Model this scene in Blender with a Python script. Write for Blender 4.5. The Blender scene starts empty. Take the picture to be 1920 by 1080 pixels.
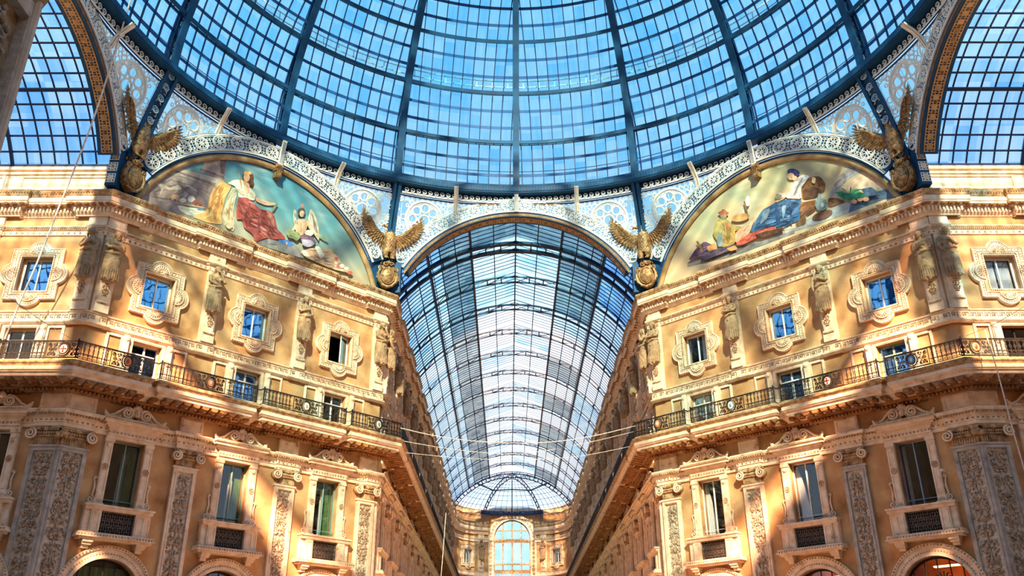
import bpy, bmesh, math, random
from mathutils import Matrix, Vector
from mathutils.geometry import tessellate_polygon
PI = math.pi
sc = bpy.context.scene
COL = sc.collection
def R(d): return math.radians(d)

# ------------------------------------------------------------------ camera
F_PX, PITCH, YAW, ROLL = 1657.3117, 0.4406, 0.0056, 0.0043
cam_d = bpy.data.cameras.new('camera'); cam = bpy.data.objects.new('camera', cam_d); COL.objects.link(cam)
cam_d.sensor_width = 36.0; cam_d.lens = F_PX / 1920 * 36.0; cam_d.clip_end = 2000
cam.matrix_world = (Matrix.Translation((-0.5245, -26.6827, 1.6)) @ Matrix.Rotation(-YAW, 4, 'Z')
                    @ Matrix.Rotation(PI / 2 + PITCH, 4, 'X') @ Matrix.Rotation(-ROLL, 4, 'Z'))
sc.camera = cam

# ------------------------------------------------------------------ view
sc.view_settings.view_transform = 'Standard'; sc.view_settings.look = 'None'
sc.view_settings.gamma = 1.0; sc.view_settings.exposure = 0.62
sc.view_settings.use_curve_mapping = False
sc.cycles.max_bounces = 7; sc.cycles.diffuse_bounces = 4; sc.cycles.glossy_bounces = 3
sc.cycles.transparent_max_bounces = 24; sc.cycles.transmission_bounces = 3
sc.cycles.caustics_reflective = False; sc.cycles.caustics_refractive = False
sc.cycles.sample_clamp_indirect = 4.0

# ------------------------------------------------------------------ sky
world = bpy.data.worlds.new('sky'); sc.world = world; world.use_nodes = True
nt = world.node_tree; N = nt.nodes; LK = nt.links; N.clear()
out = N.new('ShaderNodeOutputWorld'); bg = N.new('ShaderNodeBackground'); LK.new(bg.outputs[0], out.inputs[0])
tc = N.new('ShaderNodeTexCoord'); sep = N.new('ShaderNodeSeparateXYZ'); LK.new(tc.outputs['Generated'], sep.inputs[0])
grad = N.new('ShaderNodeValToRGB'); LK.new(sep.outputs['Z'], grad.inputs[0])
cr = grad.color_ramp
for p, c in ((0.0, (.70, .58, .44)), (.20, (.88, .93, .98)), (.36, (.46, .86, 1.0)), (.47, (.11, .64, 1.0)), (1.0, (.035, .42, .95))):
    e = cr.elements[0] if p == 0 else (cr.elements[1] if p == 1.0 else cr.elements.new(p))
    e.position = p; e.color = (*c, 1)
cl = N.new('ShaderNodeTexNoise'); cl.inputs['Scale'].default_value = 3.2; cl.inputs['Detail'].default_value = 6
mp = N.new('ShaderNodeMapping'); mp.inputs['Scale'].default_value = (1, 1, 2.6); LK.new(tc.outputs['Generated'], mp.inputs[0]); LK.new(mp.outputs[0], cl.inputs[0])
clr = N.new('ShaderNodeValToRGB'); LK.new(cl.outputs[0], clr.inputs[0])
clr.color_ramp.elements[0].position = .53; clr.color_ramp.elements[0].color = (0, 0, 0, 1)
clr.color_ramp.elements[1].position = .72; clr.color_ramp.elements[1].color = (.22, .22, .22, 1)
mx = N.new('ShaderNodeMix'); mx.data_type = 'RGBA'; LK.new(clr.outputs[0], mx.inputs[0]); LK.new(grad.outputs[0], mx.inputs[6]); mx.inputs[7].default_value = (.95, .97, 1, 1)
def wm(op, a, b=None):
    x = N.new('ShaderNodeMath'); x.operation = op
    for i_, v_ in enumerate((a, b)):
        if v_ is None: continue
        if isinstance(v_, (int, float)): x.inputs[i_].default_value = v_
        else: LK.new(v_, x.inputs[i_])
    return x.outputs[0]
def wr_(v, a, b, c, d):
    x = N.new('ShaderNodeMapRange'); LK.new(v, x.inputs[0])
    for i_, q in enumerate((a, b, c, d)): x.inputs[i_ + 1].default_value = q
    return x.outputs[0]
# a bright bank of cloud low in the north
bank = wm('MULTIPLY', wr_(wm('DIVIDE', wm('ABSOLUTE', sep.outputs['X']), wm('MAXIMUM', sep.outputs['Y'], .02)), .055, .135, 1, .12), wr_(sep.outputs['Z'], .46, .52, 1, 0))
mx2 = N.new('ShaderNodeMix'); mx2.data_type = 'RGBA'; LK.new(wm('MULTIPLY', bank, wr_(cl.outputs[0], .3, .55, .55, 1)), mx2.inputs[0]); LK.new(mx.outputs[2], mx2.inputs[6]); mx2.inputs[7].default_value = (.98, 1.06, 1.08, 1)
LK.new(mx2.outputs[2], bg.inputs[0]); bg.inputs[1].default_value = 1.0

# ------------------------------------------------------------------ sun: behind the viewer, a little to the right, low
sd = bpy.data.lights.new('sun', 'SUN'); sun = bpy.data.objects.new('sun', sd); COL.objects.link(sun)
sd.energy = 14.0; sd.angle = R(1.6); sd.color = (1.0, .62, .36)
sun_dir = Vector((-.01, 1.55, -1.02)).normalized()
sun.rotation_euler = sun_dir.to_track_quat('-Z', 'Y').to_euler(); sun.location = (2, -30, 60)
# ================================================================== materials
MATS = {}
def mat(name, col, rough=.7, metal=0.0, var=None, scale=3.0, detail=5, bump=0.0, bscale=20, spec=.35, stretch=(1, 1, 1), lo=.35, hi=.65, third=None):
    if name in MATS: return MATS[name]
    m = bpy.data.materials.new(name); m.use_nodes = True; n = m.node_tree.nodes; l = m.node_tree.links
    b = n['Principled BSDF']; b.inputs['Roughness'].default_value = rough; b.inputs['Metallic'].default_value = metal
    b.inputs['Specular IOR Level'].default_value = spec
    b.inputs['Base Color'].default_value = (*col, 1)
    t = n.new('ShaderNodeTexCoord'); mp_ = n.new('ShaderNodeMapping'); mp_.inputs['Scale'].default_value = stretch
    l.new(t.outputs['Object'], mp_.inputs[0])
    if var:
        # position in the world decides the mottling, so that copies differ
        g = n.new('ShaderNodeNewGeometry'); l.new(g.outputs['Position'], mp_.inputs[0])
        x = n.new('ShaderNodeTexNoise'); x.inputs['Scale'].default_value = scale; x.inputs['Detail'].default_value = detail; l.new(mp_.outputs[0], x.inputs[0])
        r = n.new('ShaderNodeValToRGB'); l.new(x.outputs[0], r.inputs[0])
        r.color_ramp.elements[0].position = lo; r.color_ramp.elements[0].color = (*col, 1)
        r.color_ramp.elements[1].position = hi; r.color_ramp.elements[1].color = (*var, 1)
        if third:
            e = r.color_ramp.elements.new(lo - .12); e.color = (*third, 1)
        l.new(r.outputs[0], b.inputs['Base Color'])
    if bump:
        x2 = n.new('ShaderNodeTexNoise'); x2.inputs['Scale'].default_value = bscale; x2.inputs['Detail'].default_value = 4; l.new(mp_.outputs[0], x2.inputs[0])
        bp = n.new('ShaderNodeBump'); bp.inputs['Strength'].default_value = bump; bp.inputs['Distance'].default_value = .03; l.new(x2.outputs[0], bp.inputs['Height']); l.new(bp.outputs[0], b.inputs['Normal'])
    MATS[name] = m; return m
STUCCO = mat('ochre_stucco', (.44, .225, .100), .9, var=(.68, .42, .215), scale=1.0, detail=9, bump=.3, bscale=9, spec=.12, third=(.27, .135, .06))
STONE = mat('cream_stone', (.78, .56, .40), .8, var=(.96, .79, .62), scale=3.2, detail=9, bump=.5, bscale=18, spec=.15, third=(.28, .15, .08))
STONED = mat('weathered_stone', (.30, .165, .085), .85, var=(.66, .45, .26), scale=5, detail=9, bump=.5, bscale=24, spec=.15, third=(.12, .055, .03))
MARBLE = mat('grey_marble', (.36, .31, .29), .45, var=(.58, .52, .46), scale=3, detail=8, bump=.1, spec=.35, third=(.18, .15, .14))
RELIEF = mat('relief_stone', (.58, .46, .36), .75, var=(.86, .75, .62), scale=9, detail=6, bump=.4, bscale=30, spec=.2, third=(.16, .08, .04))
SOFFIT = mat('soffit_shade_brown', (.26, .11, .045), .85, var=(.46, .23, .10), scale=3, detail=6, bump=.4, bscale=24, spec=.15)  # brown paints in the shade on the undersides of cornice and slab
BRONZE = mat('gilt_bronze', (.17, .088, .035), .5, .25, var=(.46, .29, .15), scale=7, detail=5, bump=.25, bscale=25)
GOLD = mat('gilt_moulding', (.30, .16, .07), .45, .25, var=(.62, .42, .22), scale=1.4, detail=6)
BLUE = mat('blue_iron', (.004, .050, .150), .6, .0, var=(.008, .085, .23), scale=1.2, spec=.3)
LAP = mat('blue_lap_strip', (.015, .10, .34), .6)
BLUED = mat('dark_blue_iron', (.004, .020, .085), .4, .2, spec=.5)
BAR = mat('glazing_bar_paint', (.006, .028, .12), .45, .1, spec=.4)
WHITE = mat('white_ironwork', (.92, .92, .90), .5, var=(.78, .83, .88), scale=3)
WPLATE = mat('pale_blue_iron', (.30, .52, .80), .5, var=(.70, .82, .92), scale=1.5)
IRON = mat('black_wrought_iron', (.018, .015, .020), .42, .3, var=(.05, .036, .03), scale=9)
WOOD = mat('white_sash_paint', (.80, .82, .84), .45)
GREENF = mat('green_sash_paint', (.22, .36, .32), .45)
BLUEF = mat('blue_sash_paint', (.26, .34, .52), .45)
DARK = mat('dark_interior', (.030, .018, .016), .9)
CURT = mat('white_curtain', (.85, .86, .88), .9, bump=.1)
GCURT = mat('green_curtain', (.05, .16, .04), .85, var=(.22, .38, .16), scale=4, stretch=(8, 8, .5))
ROPE = mat('pale_rope', (.62, .52, .50), .8, var=(.95, .85, .80), scale=5)
CARVE = mat('relief_shadow_tone', (.30, .20, .135), .75, var=(.66, .52, .40), scale=9, detail=6, bump=.4, bscale=30, spec=.2, third=(.12, .07, .04))  # ornament painted darker, in place of the shadows between the carving
GRIL = mat('grey_cast_iron', (.09, .075, .07), .5, .3, var=(.20, .16, .14), scale=12)
STATUE = mat('statue_stone', (.30, .19, .115), .8, var=(.46, .32, .20), scale=5, detail=6, bump=.2, bscale=30, spec=.15, third=(.17, .10, .06))
MOSAIC = mat('marble_floor', (.44, .32, .21), .5, var=(.66, .50, .36), scale=.35)
TILE = mat('tan_tile', (.42, .23, .09), .6, var=(.62, .42, .20), scale=4)
TILEB = mat('brown_tile', (.17, .085, .035), .6, var=(.30, .17, .08), scale=4)
TILEW = mat('white_tile', (.90, .88, .82), .6)
RED = mat('red_enamel', (.70, .06, .03), .35); ENAM = mat('white_enamel', (.85, .83, .78), .35); BENAM = mat('blue_enamel', (.12, .32, .55), .35); OENAM = mat('orange_enamel', (.80, .30, .14), .35)
ROOFM = mat('roof_metal', (.20, .22, .26), .7)

def emis(name, col, s):
    m = bpy.data.materials.new(name); m.use_nodes = True; b = m.node_tree.nodes['Principled BSDF']
    b.inputs['Base Color'].default_value = (*col, 1); b.inputs['Emission Color'].default_value = (*col, 1); b.inputs['Emission Strength'].default_value = s
    MATS[name] = m; return m
LAMP = emis('warm_lamp', (1.0, .50, .14), 7.0)
SHOP = mat('shop_interior', (.55, .10, .02), .8, var=(.75, .30, .06), scale=2)

def glass(name, tint_a, tint_b, frost, cell=(.63, .63, .63), mode='box', rho=18.1, streak=True, fcol=(.75, .88, 1.0), dirt=0.0):
    """thin roof pane: part clear, part frosted; each pane a little different"""
    m = bpy.data.materials.new(name); m.use_nodes = True; n = m.node_tree.nodes; l = m.node_tree.links; n.clear()
    def nd(t, **k):
        x = n.new(t)
        for a, v in k.items(): setattr(x, a, v)
        return x
    o = nd('ShaderNodeOutputMaterial'); t = nd('ShaderNodeTexCoord'); s = nd('ShaderNodeSeparateXYZ'); l.new(t.outputs['Object'], s.inputs[0])
    def M(op, a, b=None):
        x = nd('ShaderNodeMath', operation=op)
        for i, v in enumerate((a, b)):
            if v is None: continue
            if isinstance(v, (int, float)): x.inputs[i].default_value = v
            else: l.new(v, x.inputs[i])
        return x.outputs[0]
    cx = M('FLOOR', M('DIVIDE', M('ADD', s.outputs[0], 200.0 + cell[0] * .5), cell[0]))
    if mode == 'dome':
        th = M('ARCSINE', M('DIVIDE', s.outputs[2], rho))
        cy_ = M('FLOOR', M('DIVIDE', th, R(10 / 3)))
        cz = 0.0
    else:
        cy_ = M('FLOOR', M('DIVIDE', M('ADD', s.outputs[1], 200.0), cell[1])); cz = M('FLOOR', M('DIVIDE', s.outputs[2], cell[2]))
    c = nd('ShaderNodeCombineXYZ'); l.new(cx, c.inputs[0]); l.new(cy_, c.inputs[1])
    if mode != 'dome': l.new(cz, c.inputs[2])
    oi = nd('ShaderNodeObjectInfo'); va = nd('ShaderNodeVectorMath', operation='ADD'); l.new(c.outputs[0], va.inputs[0]); l.new(oi.outputs['Random'], va.inputs[1])
    wn = nd('ShaderNodeTexWhiteNoise', noise_dimensions='3D'); l.new(va.outputs[0], wn.inputs[0])
    g = nd('ShaderNodeNewGeometry'); ns = nd('ShaderNodeTexNoise'); ns.inputs['Scale'].default_value = .35; ns.inputs['Detail'].default_value = 5; l.new(g.outputs['Position'], ns.inputs[0])
    mpp = nd('ShaderNodeMapping'); mpp.inputs['Scale'].default_value = (5, .6, .6) if mode == 'dome' else (.5, 3, .5); l.new(t.outputs['Object'], mpp.inputs[0])
    n2 = nd('ShaderNodeTexNoise'); n2.inputs['Scale'].default_value = 1.0; n2.inputs['Detail'].default_value = 4; l.new(mpp.outputs[0], n2.inputs[0])
    f = M('ADD', M('MULTIPLY', wn.outputs[0], .35), M('ADD', M('MULTIPLY', ns.outputs[0], .5), M('MULTIPLY', n2.outputs[0], .45)))
    rp = nd('ShaderNodeValToRGB'); l.new(f, rp.inputs[0]); rp.color_ramp.elements[0].position = .38; rp.color_ramp.elements[0].color = (*tint_a, 1); rp.color_ramp.elements[1].position = .88; rp.color_ramp.elements[1].color = (*tint_b, 1)
    tr = nd('ShaderNodeBsdfTransparent'); l.new(rp.outputs[0], tr.inputs[0])
    tl = nd('ShaderNodeBsdfTranslucent'); tl.inputs[0].default_value = (*fcol, 1)
    gl = nd('ShaderNodeBsdfGlossy'); gl.inputs['Roughness'].default_value = .08
    m1 = nd('ShaderNodeMixShader'); l.new(tr.outputs[0], m1.inputs[1]); l.new(tl.outputs[0], m1.inputs[2])
    l.new(M('MULTIPLY', f, frost), m1.inputs[0])
    m2 = nd('ShaderNodeMixShader'); m2.inputs[0].default_value = .03; l.new(m1.outputs[0], m2.inputs[1]); l.new(gl.outputs[0], m2.inputs[2])
    l.new(m2.outputs[0], o.inputs[0]); MATS[name] = m; return m
GDOME = glass('dome_glass', (.26, .74, .98), (.74, 1.0, 1.0), .10, mode='dome', fcol=(.12, .62, 1.0))
GARM = glass('vault_glass_clear', (.26, .60, .98), (.74, .96, 1.0), .16, cell=(.9, .5, 1.2), fcol=(.85, .95, 1))
GFROST = glass('vault_glass_frosted', (.60, .84, 1.0), (1, 1, 1), .45, cell=(.9, .5, 1.2), fcol=(.6, .85, 1))
GDARK = glass('vault_glass_sooty', (.04, .11, .19), (.24, .38, .46), .35, cell=(.9, .5, 1.2), fcol=(.5, .6, .6))  # much darker tint, also standing in for roof structure above the panes
GBLUE = glass('vault_glass_blue', (.08, .34, .85), (.35, .70, 1.0), .3, cell=(1.2, .5, 1.2), fcol=(.5, .75, 1))
GSIDE = glass('side_vault_glass', (.20, .60, 1.0), (.85, 1.0, 1.0), .2, cell=(1.2, 1.2, 1.2), fcol=(.3, .75, 1))
GSPAN = glass('spandrel_glass', (.40, .85, .95), (.8, 1, 1), .12, cell=(2, 2, 2), fcol=(.4, .85, 1))

def wpane(name, tint, gloss, see=.9):
    m = bpy.data.materials.new(name); m.use_nodes = True; n = m.node_tree.nodes; l = m.node_tree.links; n.clear()
    o = n.new('ShaderNodeOutputMaterial'); tr = n.new('ShaderNodeBsdfTransparent'); tr.inputs[0].default_value = (see, see, see, 1)
    g = n.new('ShaderNodeBsdfGlossy'); g.inputs[0].default_value = (*tint, 1); g.inputs['Roughness'].default_value = .02
    t = n.new('ShaderNodeTexCoord'); x = n.new('ShaderNodeTexNoise'); x.inputs['Scale'].default_value = .9; l.new(t.outputs['Object'], x.inputs[0])
    b = n.new('ShaderNodeBump'); b.inputs['Strength'].default_value = .25; b.inputs['Distance'].default_value = .022; l.new(x.outputs[0], b.inputs['Height']); l.new(b.outputs[0], g.inputs['Normal'])
    mm = n.new('ShaderNodeMixShader'); mm.inputs[0].default_value = gloss; l.new(tr.outputs[0], mm.inputs[1]); l.new(g.outputs[0], mm.inputs[2]); l.new(mm.outputs[0], o.inputs[0]); MATS[name] = m; return m
PANEB = wpane('window_glass_bright', (.35, .62, 1.0), .62)
PANED = wpane('window_glass_dark', (.6, .8, 1.0), .065)

# ================================================================== mesh tools
class MB:
    def __init__(s): s.v = []; s.f = []; s.m = []; s.mats = []
    def mi(s, m):
        if m not in s.mats: s.mats.append(m)
        return s.mats.index(m)
    def add(s, vs, fs, m):
        o = len(s.v); k = s.mi(m); s.v.extend([tuple(v) for v in vs])
        for f in fs: s.f.append([i + o for i in f]); s.m.append(k)
        return s
    def box(s, x0, x1, y0, y1, z0, z1, m):
        vs = [(x, y, z) for x in (x0, x1) for y in (y0, y1) for z in (z0, z1)]
        return s.add(vs, [(0, 1, 3, 2), (4, 6, 7, 5), (0, 4, 5, 1), (2, 3, 7, 6), (0, 2, 6, 4), (1, 5, 7, 3)], m)
    def loft(s, rings, m, closed=True, caps=True):
        n = len(rings[0]); vs = [p for r in rings for p in r]; fs = []
        for i in range(len(rings) - 1):
            for j in range(n if closed else n - 1):
                k = (j + 1) % n; fs.append((i * n + j, i * n + k, (i + 1) * n + k, (i + 1) * n + j))
        if caps and closed: fs.append(tuple(range(n - 1, -1, -1))); fs.append(tuple((len(rings) - 1) * n + j for j in range(n)))
        return s.add(vs, fs, m)
    def tube(s, pts, r, m, n=6, caps=True, rr=None, up=None):
        pts = [Vector(p) for p in pts]; rings = []
        up0 = Vector(up) if up else Vector((.13, .91, .31))
        for i, p in enumerate(pts):
            t = (pts[min(i + 1, len(pts) - 1)] - pts[max(i - 1, 0)])
            if t.length < 1e-9: t = Vector((0, 0, 1))
            t.normalize(); a = t.cross(up0)
            if a.length < 1e-3: a = t.cross(Vector((1, 0, 0)))
            a.normalize(); b = a.cross(t); q = rr[i] if rr else r
            qa, qb = (q if isinstance(q, tuple) else (q, q))
            rings.append([p + a * (math.cos(2 * PI * j / n + PI / n) * qa) + b * (math.sin(2 * PI * j / n + PI / n) * qb) for j in range(n)])
        return s.loft(rings, m, True, caps)
    def bar(s, pts, w, d, m, up=(0, 1, 0), upf=None):
        """rectangular bar; w across, d along the up vector"""
        pts = [Vector(p) for p in pts]; rings = []
        for i, p in enumerate(pts):
            t = (pts[min(i + 1, len(pts) - 1)] - pts[max(i - 1, 0)]).normalized()
            u0 = Vector(upf(p)) if upf else Vector(up)
            a = t.cross(u0).normalized(); b = a.cross(t).normalized()
            rings.append([p + a * (w / 2 * x) + b * (d / 2 * y) for x, y in ((-1, -1), (1, -1), (1, 1), (-1, 1))])
        return s.loft(rings, m)
    def ball(s, c, r, m, nu=8, nv=6):
        rx, ry, rz = r if isinstance(r, tuple) else (r, r, r); rings = []
        for i in range(1, nv):
            a = PI * i / nv; rings.append([(c[0] + rx * math.sin(a) * math.cos(2 * PI * j / nu), c[1] + ry * math.sin(a) * math.sin(2 * PI * j / nu), c[2] - rz * math.cos(a)) for j in range(nu)])
        return s.loft(rings, m)
    def ring(s, c, r0, t, m, n=20, a0=0, a1=2 * PI, tn=5, squash=1.0, ry=None):
        """torus standing in the xz plane"""
        full = abs(a1 - a0 - 2 * PI) < 1e-6; pts = []
        k = n + 1
        ry = ry or r0
        for i in range(k):
            a = a0 + (a1 - a0) * i / n; pts.append((c[0] + r0 * math.cos(a), c[1], c[2] + ry * math.sin(a)))
        return s.tube(pts, t, m, n=tn, caps=not full, up=(0, 1, 0), rr=[(t, t * squash)] * k)
    def spiral(s, c, r0, turns, t, m, a0=0, cw=1, n=26, tn=5, r_end=.12):
        pts = []; rr = []
        for i in range(n + 1):
            k = i / n; a = a0 + cw * turns * 2 * PI * k; r = r0 * (1 - k * (1 - r_end)); pts.append((c[0] + r * math.cos(a), c[1] - t * .8 * k, c[2] + r * math.sin(a))); rr.append(t * (1 - .35 * k))
        return s.tube(pts, t, m, n=tn, rr=rr, up=(0, 1, 0))
    def plate(s, outer, holes, y0, y1, m, back=False):
        """polygon in xz with holes, between y0 (front, towards the viewer) and y1"""
        loops = [outer] + list(holes); L3 = [[Vector((x, z, 0)) for x, z in lp] for lp in loops]
        tris = tessellate_polygon(L3); flat = [p for lp in loops for p in lp]; n = len(flat)
        vs = [(x, y0, z) for x, z in flat] + [(x, y1, z) for x, z in flat]; fs = [tuple(t) for t in tris]
        if back: fs += [tuple(i + n for i in reversed(t)) for t in tris]
        o = 0
        for lp in loops:
            k = len(lp)
            for j in range(k): a = o + j; b = o + (j + 1) % k; fs.append((a, b, b + n, a + n))
            o += k
        return s.add(vs, fs, m)
    def xf(s, M, start=0):
        for i in range(start, len(s.v)): s.v[i] = tuple(M @ Vector(s.v[i]))
        return s
    def join(s, o, M=None):
        k = len(s.v); s.v.extend([tuple(M @ Vector(v)) if M else v for v in o.v]); mm = [s.mi(m) for m in o.mats]
        for f, i in zip(o.f, o.m): s.f.append([a + k for a in f]); s.m.append(mm[i])
        return s
    def mesh(s, name='mesh', smooth=False, fixn=True):
        me = bpy.data.meshes.new(name); me.from_pydata(s.v, [], s.f)
        for m in s.mats: me.materials.append(m)
        me.polygons.foreach_set('material_index', s.m)
        if fixn:
            b = bmesh.new(); b.from_mesh(me); bmesh.ops.recalc_face_normals(b, faces=b.faces); b.to_mesh(me); b.free()
        if smooth: me.shade_smooth()
        me.update(); return me

def fuse(mb, voxel=.03, smooth_it=2, noise=0.0, nscale=.12):
    """melt overlapping shapes into one continuous skin"""
    me = mb.mesh('melt'); ob = bpy.data.objects.new('melt', me); COL.objects.link(ob)
    r = ob.modifiers.new('r', 'REMESH'); r.mode = 'VOXEL'; r.voxel_size = voxel; r.use_smooth_shade = True
    if smooth_it: s = ob.modifiers.new('s', 'SMOOTH'); s.iterations = smooth_it; s.factor = .5
    if noise:
        tx = bpy.data.textures.new('n', 'CLOUDS'); tx.noise_scale = nscale; d = ob.modifiers.new('d', 'DISPLACE'); d.texture = tx; d.strength = noise; d.mid_level = .5
    dg = bpy.context.evaluated_depsgraph_get(); dg.update()
    m2 = bpy.data.meshes.new_from_object(ob.evaluated_get(dg)); bpy.data.objects.remove(ob)
    m2.materials.clear(); m2.materials.append(mb.mats[0]); m2.shade_smooth(); return m2

# ================================================================== object tools
def tagit(o, label=None, cat=None, group=None, kind=None):
    for k, v in (('label', label), ('category', cat), ('group', group), ('kind', kind)):
        if v: o[k] = v
    return o
def obj(name, me, parent=None, M=None):
    if isinstance(me, MB): me = me.mesh(name)
    o = bpy.data.objects.new(name, me); COL.objects.link(o)
    if parent: o.parent = parent
    if M is not None: o.matrix_local = M
    return o
def empty(name, M, label, cat=None, group=None, kind=None):
    o = bpy.data.objects.new(name, None); o.empty_display_size = .2; COL.objects.link(o); o.matrix_world = M
    return tagit(o, label, cat, group, kind)
T = Matrix.Translation
class Kit:
    """a thing: rows of (part name, mesh, local matrix, rows of sub-parts)"""
    def __init__(s): s.rows = []
    def add(s, name, mb, M=None, kids=(), smooth=False, label=None):
        me = mb.mesh(name, smooth) if isinstance(mb, MB) else mb
        s.rows.append((name, me, M, [(k[0], k[1].mesh(k[0]) if isinstance(k[1], MB) else k[1], k[2] if len(k) > 2 else None) for k in kids], label)); return s
    def put(s, name, M, label, cat, group=None, kind=None, skip=()):
        root = empty(name, M, label, cat, group, kind)
        for nme, me, L, kids, lb in s.rows:
            if nme in skip: continue
            o = obj(nme, me, root, L)
            if lb: o['label'] = lb
            for kn, km, kl in kids: obj(kn, km, o, kl)
        return root
def unit(me_name, mb): return mb.mesh(me_name)

# ================================================================== plan of the place
HW, RO = 7.25, 18.05                      # half width of the arms, distance of the octagon sides
LD = (RO - HW) * 2 ** .5                  # length of a diagonal side, 15.27
def wallM(cx, cy, into):
    """local x to the right seen from inside, y into the wall, z up"""
    a = Vector((into[0], into[1], 0)).normalized(); r = Vector((a.y, -a.x, 0))
    M = Matrix(((r.x, a.x, 0, cx), (r.y, a.y, 0, cy), (0, 0, 1, 0), (0, 0, 0, 1))); return M
MID = (HW + RO) / 2
BAY = 4.55
BD = 4.87                                 # bay of the diagonal walls
NBAY = 14
YEND = 22.7 + BAY * 13                    # last truss, about 81.9
W_NW = wallM(-MID, MID, (-1, 1)); W_NE = wallM(MID, MID, (1, 1))
W_SW = wallM(-MID, -MID, (-1, -1)); W_SE = wallM(MID, -MID, (1, -1))
def M_NL(y): return wallM(-HW, y, (-1, 0))    # left wall of the far arm
def M_NR(y): return wallM(HW, y, (1, 0))
def M_W(x): return wallM(x, HW, (0, 1))       # north walls of the two side arms
# ================================================================== facade paths and mouldings
CURVE = [(-7.25, 82.0), (-7.0, 83.9), (-6.2, 85.7), (-4.9, 87.1), (-3.0, 87.9)]
BASEL = [(-42.0, HW), (-RO, HW), (-HW, RO)] + CURVE
ARMX = [18.05 + 4.87, 18.05 + 4.87 + BAY, 18.05 + 4.87 + 2 * BAY, 18.05 + 4.87 + 3 * BAY]
PILD = [5.2, 10.08]                        # pilasters on a diagonal wall, measured from the front corner
def resalti(rw, ce, cf=None):
    """stepped-forward stretches of each segment: [(a, b), ...] from the segment start"""
    cf = cf or ce
    s0 = [(42 - x - rw, 42 - x + rw) for x in reversed(ARMX)] + [(42 - RO - cf, 42 - RO)]
    s1 = [(0, cf)] + [(LD - p - rw, LD - p + rw) for p in reversed(PILD)] + [(LD - ce, LD)]
    s2 = [(0, ce)] + [(22.7 - RO + BAY * k - rw, 22.7 - RO + BAY * k + rw) for k in range(NBAY - 1)] + [(82 - RO - .9, 82 - RO)]
    return [s0, s1, s2]
def facade_path(side, depth, rw, ce, cf=None, seg=None):
    P = [Vector(p) for p in BASEL]; n = len(P); res = resalti(rw, ce, cf); pts = []
    def nrm(i):
        d = (P[i + 1] - P[i]).normalized(); return Vector((d.y, -d.x))
    def mit(i):
        if i == 0: return nrm(0)
        if i == n - 1: return nrm(n - 2)
        a, b = nrm(i - 1), nrm(i); return (a + b) / (1 + a.dot(b))
    rng = range(n - 1) if seg is None else seg
    for i in rng:
        d = (P[i + 1] - P[i]); Ls = d.length; d = d / Ls; nn = nrm(i)
        iv = res[i] if i < 3 else [(0, Ls)]
        if i == rng[0]: pts.append(P[i] + mit(i) * (depth if iv and iv[0][0] < 1e-6 else 0))
        for a, b in iv:
            if a > 1e-6: pts.append(P[i] + d * a); pts.append(P[i] + d * a + nn * depth)
            if b < Ls - 1e-6: pts.append(P[i] + d * b + nn * depth); pts.append(P[i] + d * b)
        lastin = iv and iv[-1][1] >= Ls - 1e-6
        pts.append(P[i + 1] + mit(i + 1) * (depth if lastin else 0))
    q = []
    for p in pts:
        if not q or (p - q[-1]).length > 1e-4: q.append(p)
    if side > 0: q = [Vector((-p.x, p.y)) for p in q]
    return q
def offs(pts, e, side):
    out = []; n = len(pts)
    def nr(i):
        d = (pts[i + 1] - pts[i]).normalized(); return Vector((d.y, -d.x)) * (1 if side < 0 else -1)
    for i in range(n):
        if i == 0: v = nr(0)
        elif i == n - 1: v = nr(n - 2)
        else:
            a, b = nr(i - 1), nr(i); v = (a + b) / max(.3, (1 + a.dot(b)))
        out.append(pts[i] + v * e)
    return out
def sweep(mb, pts, prof, side, m):
    cols = [offs(pts, e, side) for e, z in prof]; k = len(prof)
    rings = [[(cols[j][i].x, cols[j][i].y, prof[j][1]) for j in range(k)] for i in range(len(pts))]
    return mb.loft(rings, m, True, True)
def along(pts, e, side, step, ends=.1):
    """evenly spaced (point, direction angle) on the offset path, restarted on each straight"""
    o = offs(pts, e, side); out = []
    for a, b in zip(o, o[1:]):
        d = b - a; l = d.length
        if l < step * 1.2: continue
        k = max(1, int((l - 2 * ends) / step)); t = d / l
        for i in range(k + 1):
            p = a + t * (ends + (l - 2 * ends) * i / k); out.append((p, math.atan2(t.y, t.x)))
    return out
SIDES = {-1: 'left', 1: 'right'}
CORN = [(0, 21.02), (.05, 21.04), (.05, 21.10), (.10, 21.13), (.10, 21.18), (.13, 21.18), (.13, 21.40), (.20, 21.41), (.24, 21.46), (.42, 21.50), (.42, 21.60), (.45, 21.60), (.45, 21.80), (.42, 21.83), (.42, 21.84), (0, 21.84)]
CYMA = [(0, 21.84), (.44, 21.84), (.46, 21.87), (.50, 21.98), (.54, 22.06), (.52, 22.12), (.2, 22.30), (0, 22.32)]
SLABTOP = [(0, 13.68), (.99, 13.68), (1.03, 13.74), (1.10, 13.80), (1.11, 13.86), (1.0, 13.90), (.96, 13.97), (0, 14.0)]
STRING = [(0, 20.13), (.06, 20.15), (.065, 20.34), (.04, 20.35), (.11, 20.39), (.12, 20.44), (.18, 20.50), (.18, 20.55), (.05, 20.60), (0, 20.60)]
KEYB = [(0, 15.93), (.10, 15.94), (.18, 16.02), (.19, 16.08), (.07, 16.10), (.07, 16.46), (.13, 16.49), (.14, 16.54), (0, 16.57)]
SLAB = [(0, 13.20), (.26, 13.20), (.32, 13.24), (.88, 13.30), (.88, 13.44), (.97, 13.46), (.97, 13.50), (1.02, 13.52), (1.02, 13.66), (.99, 13.68), (0, 13.68)]
SLABLOW = [(0, 12.92), (.08, 12.93), (.12, 13.05), (.22, 13.08), (.26, 13.20), (0, 13.20)]
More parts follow.
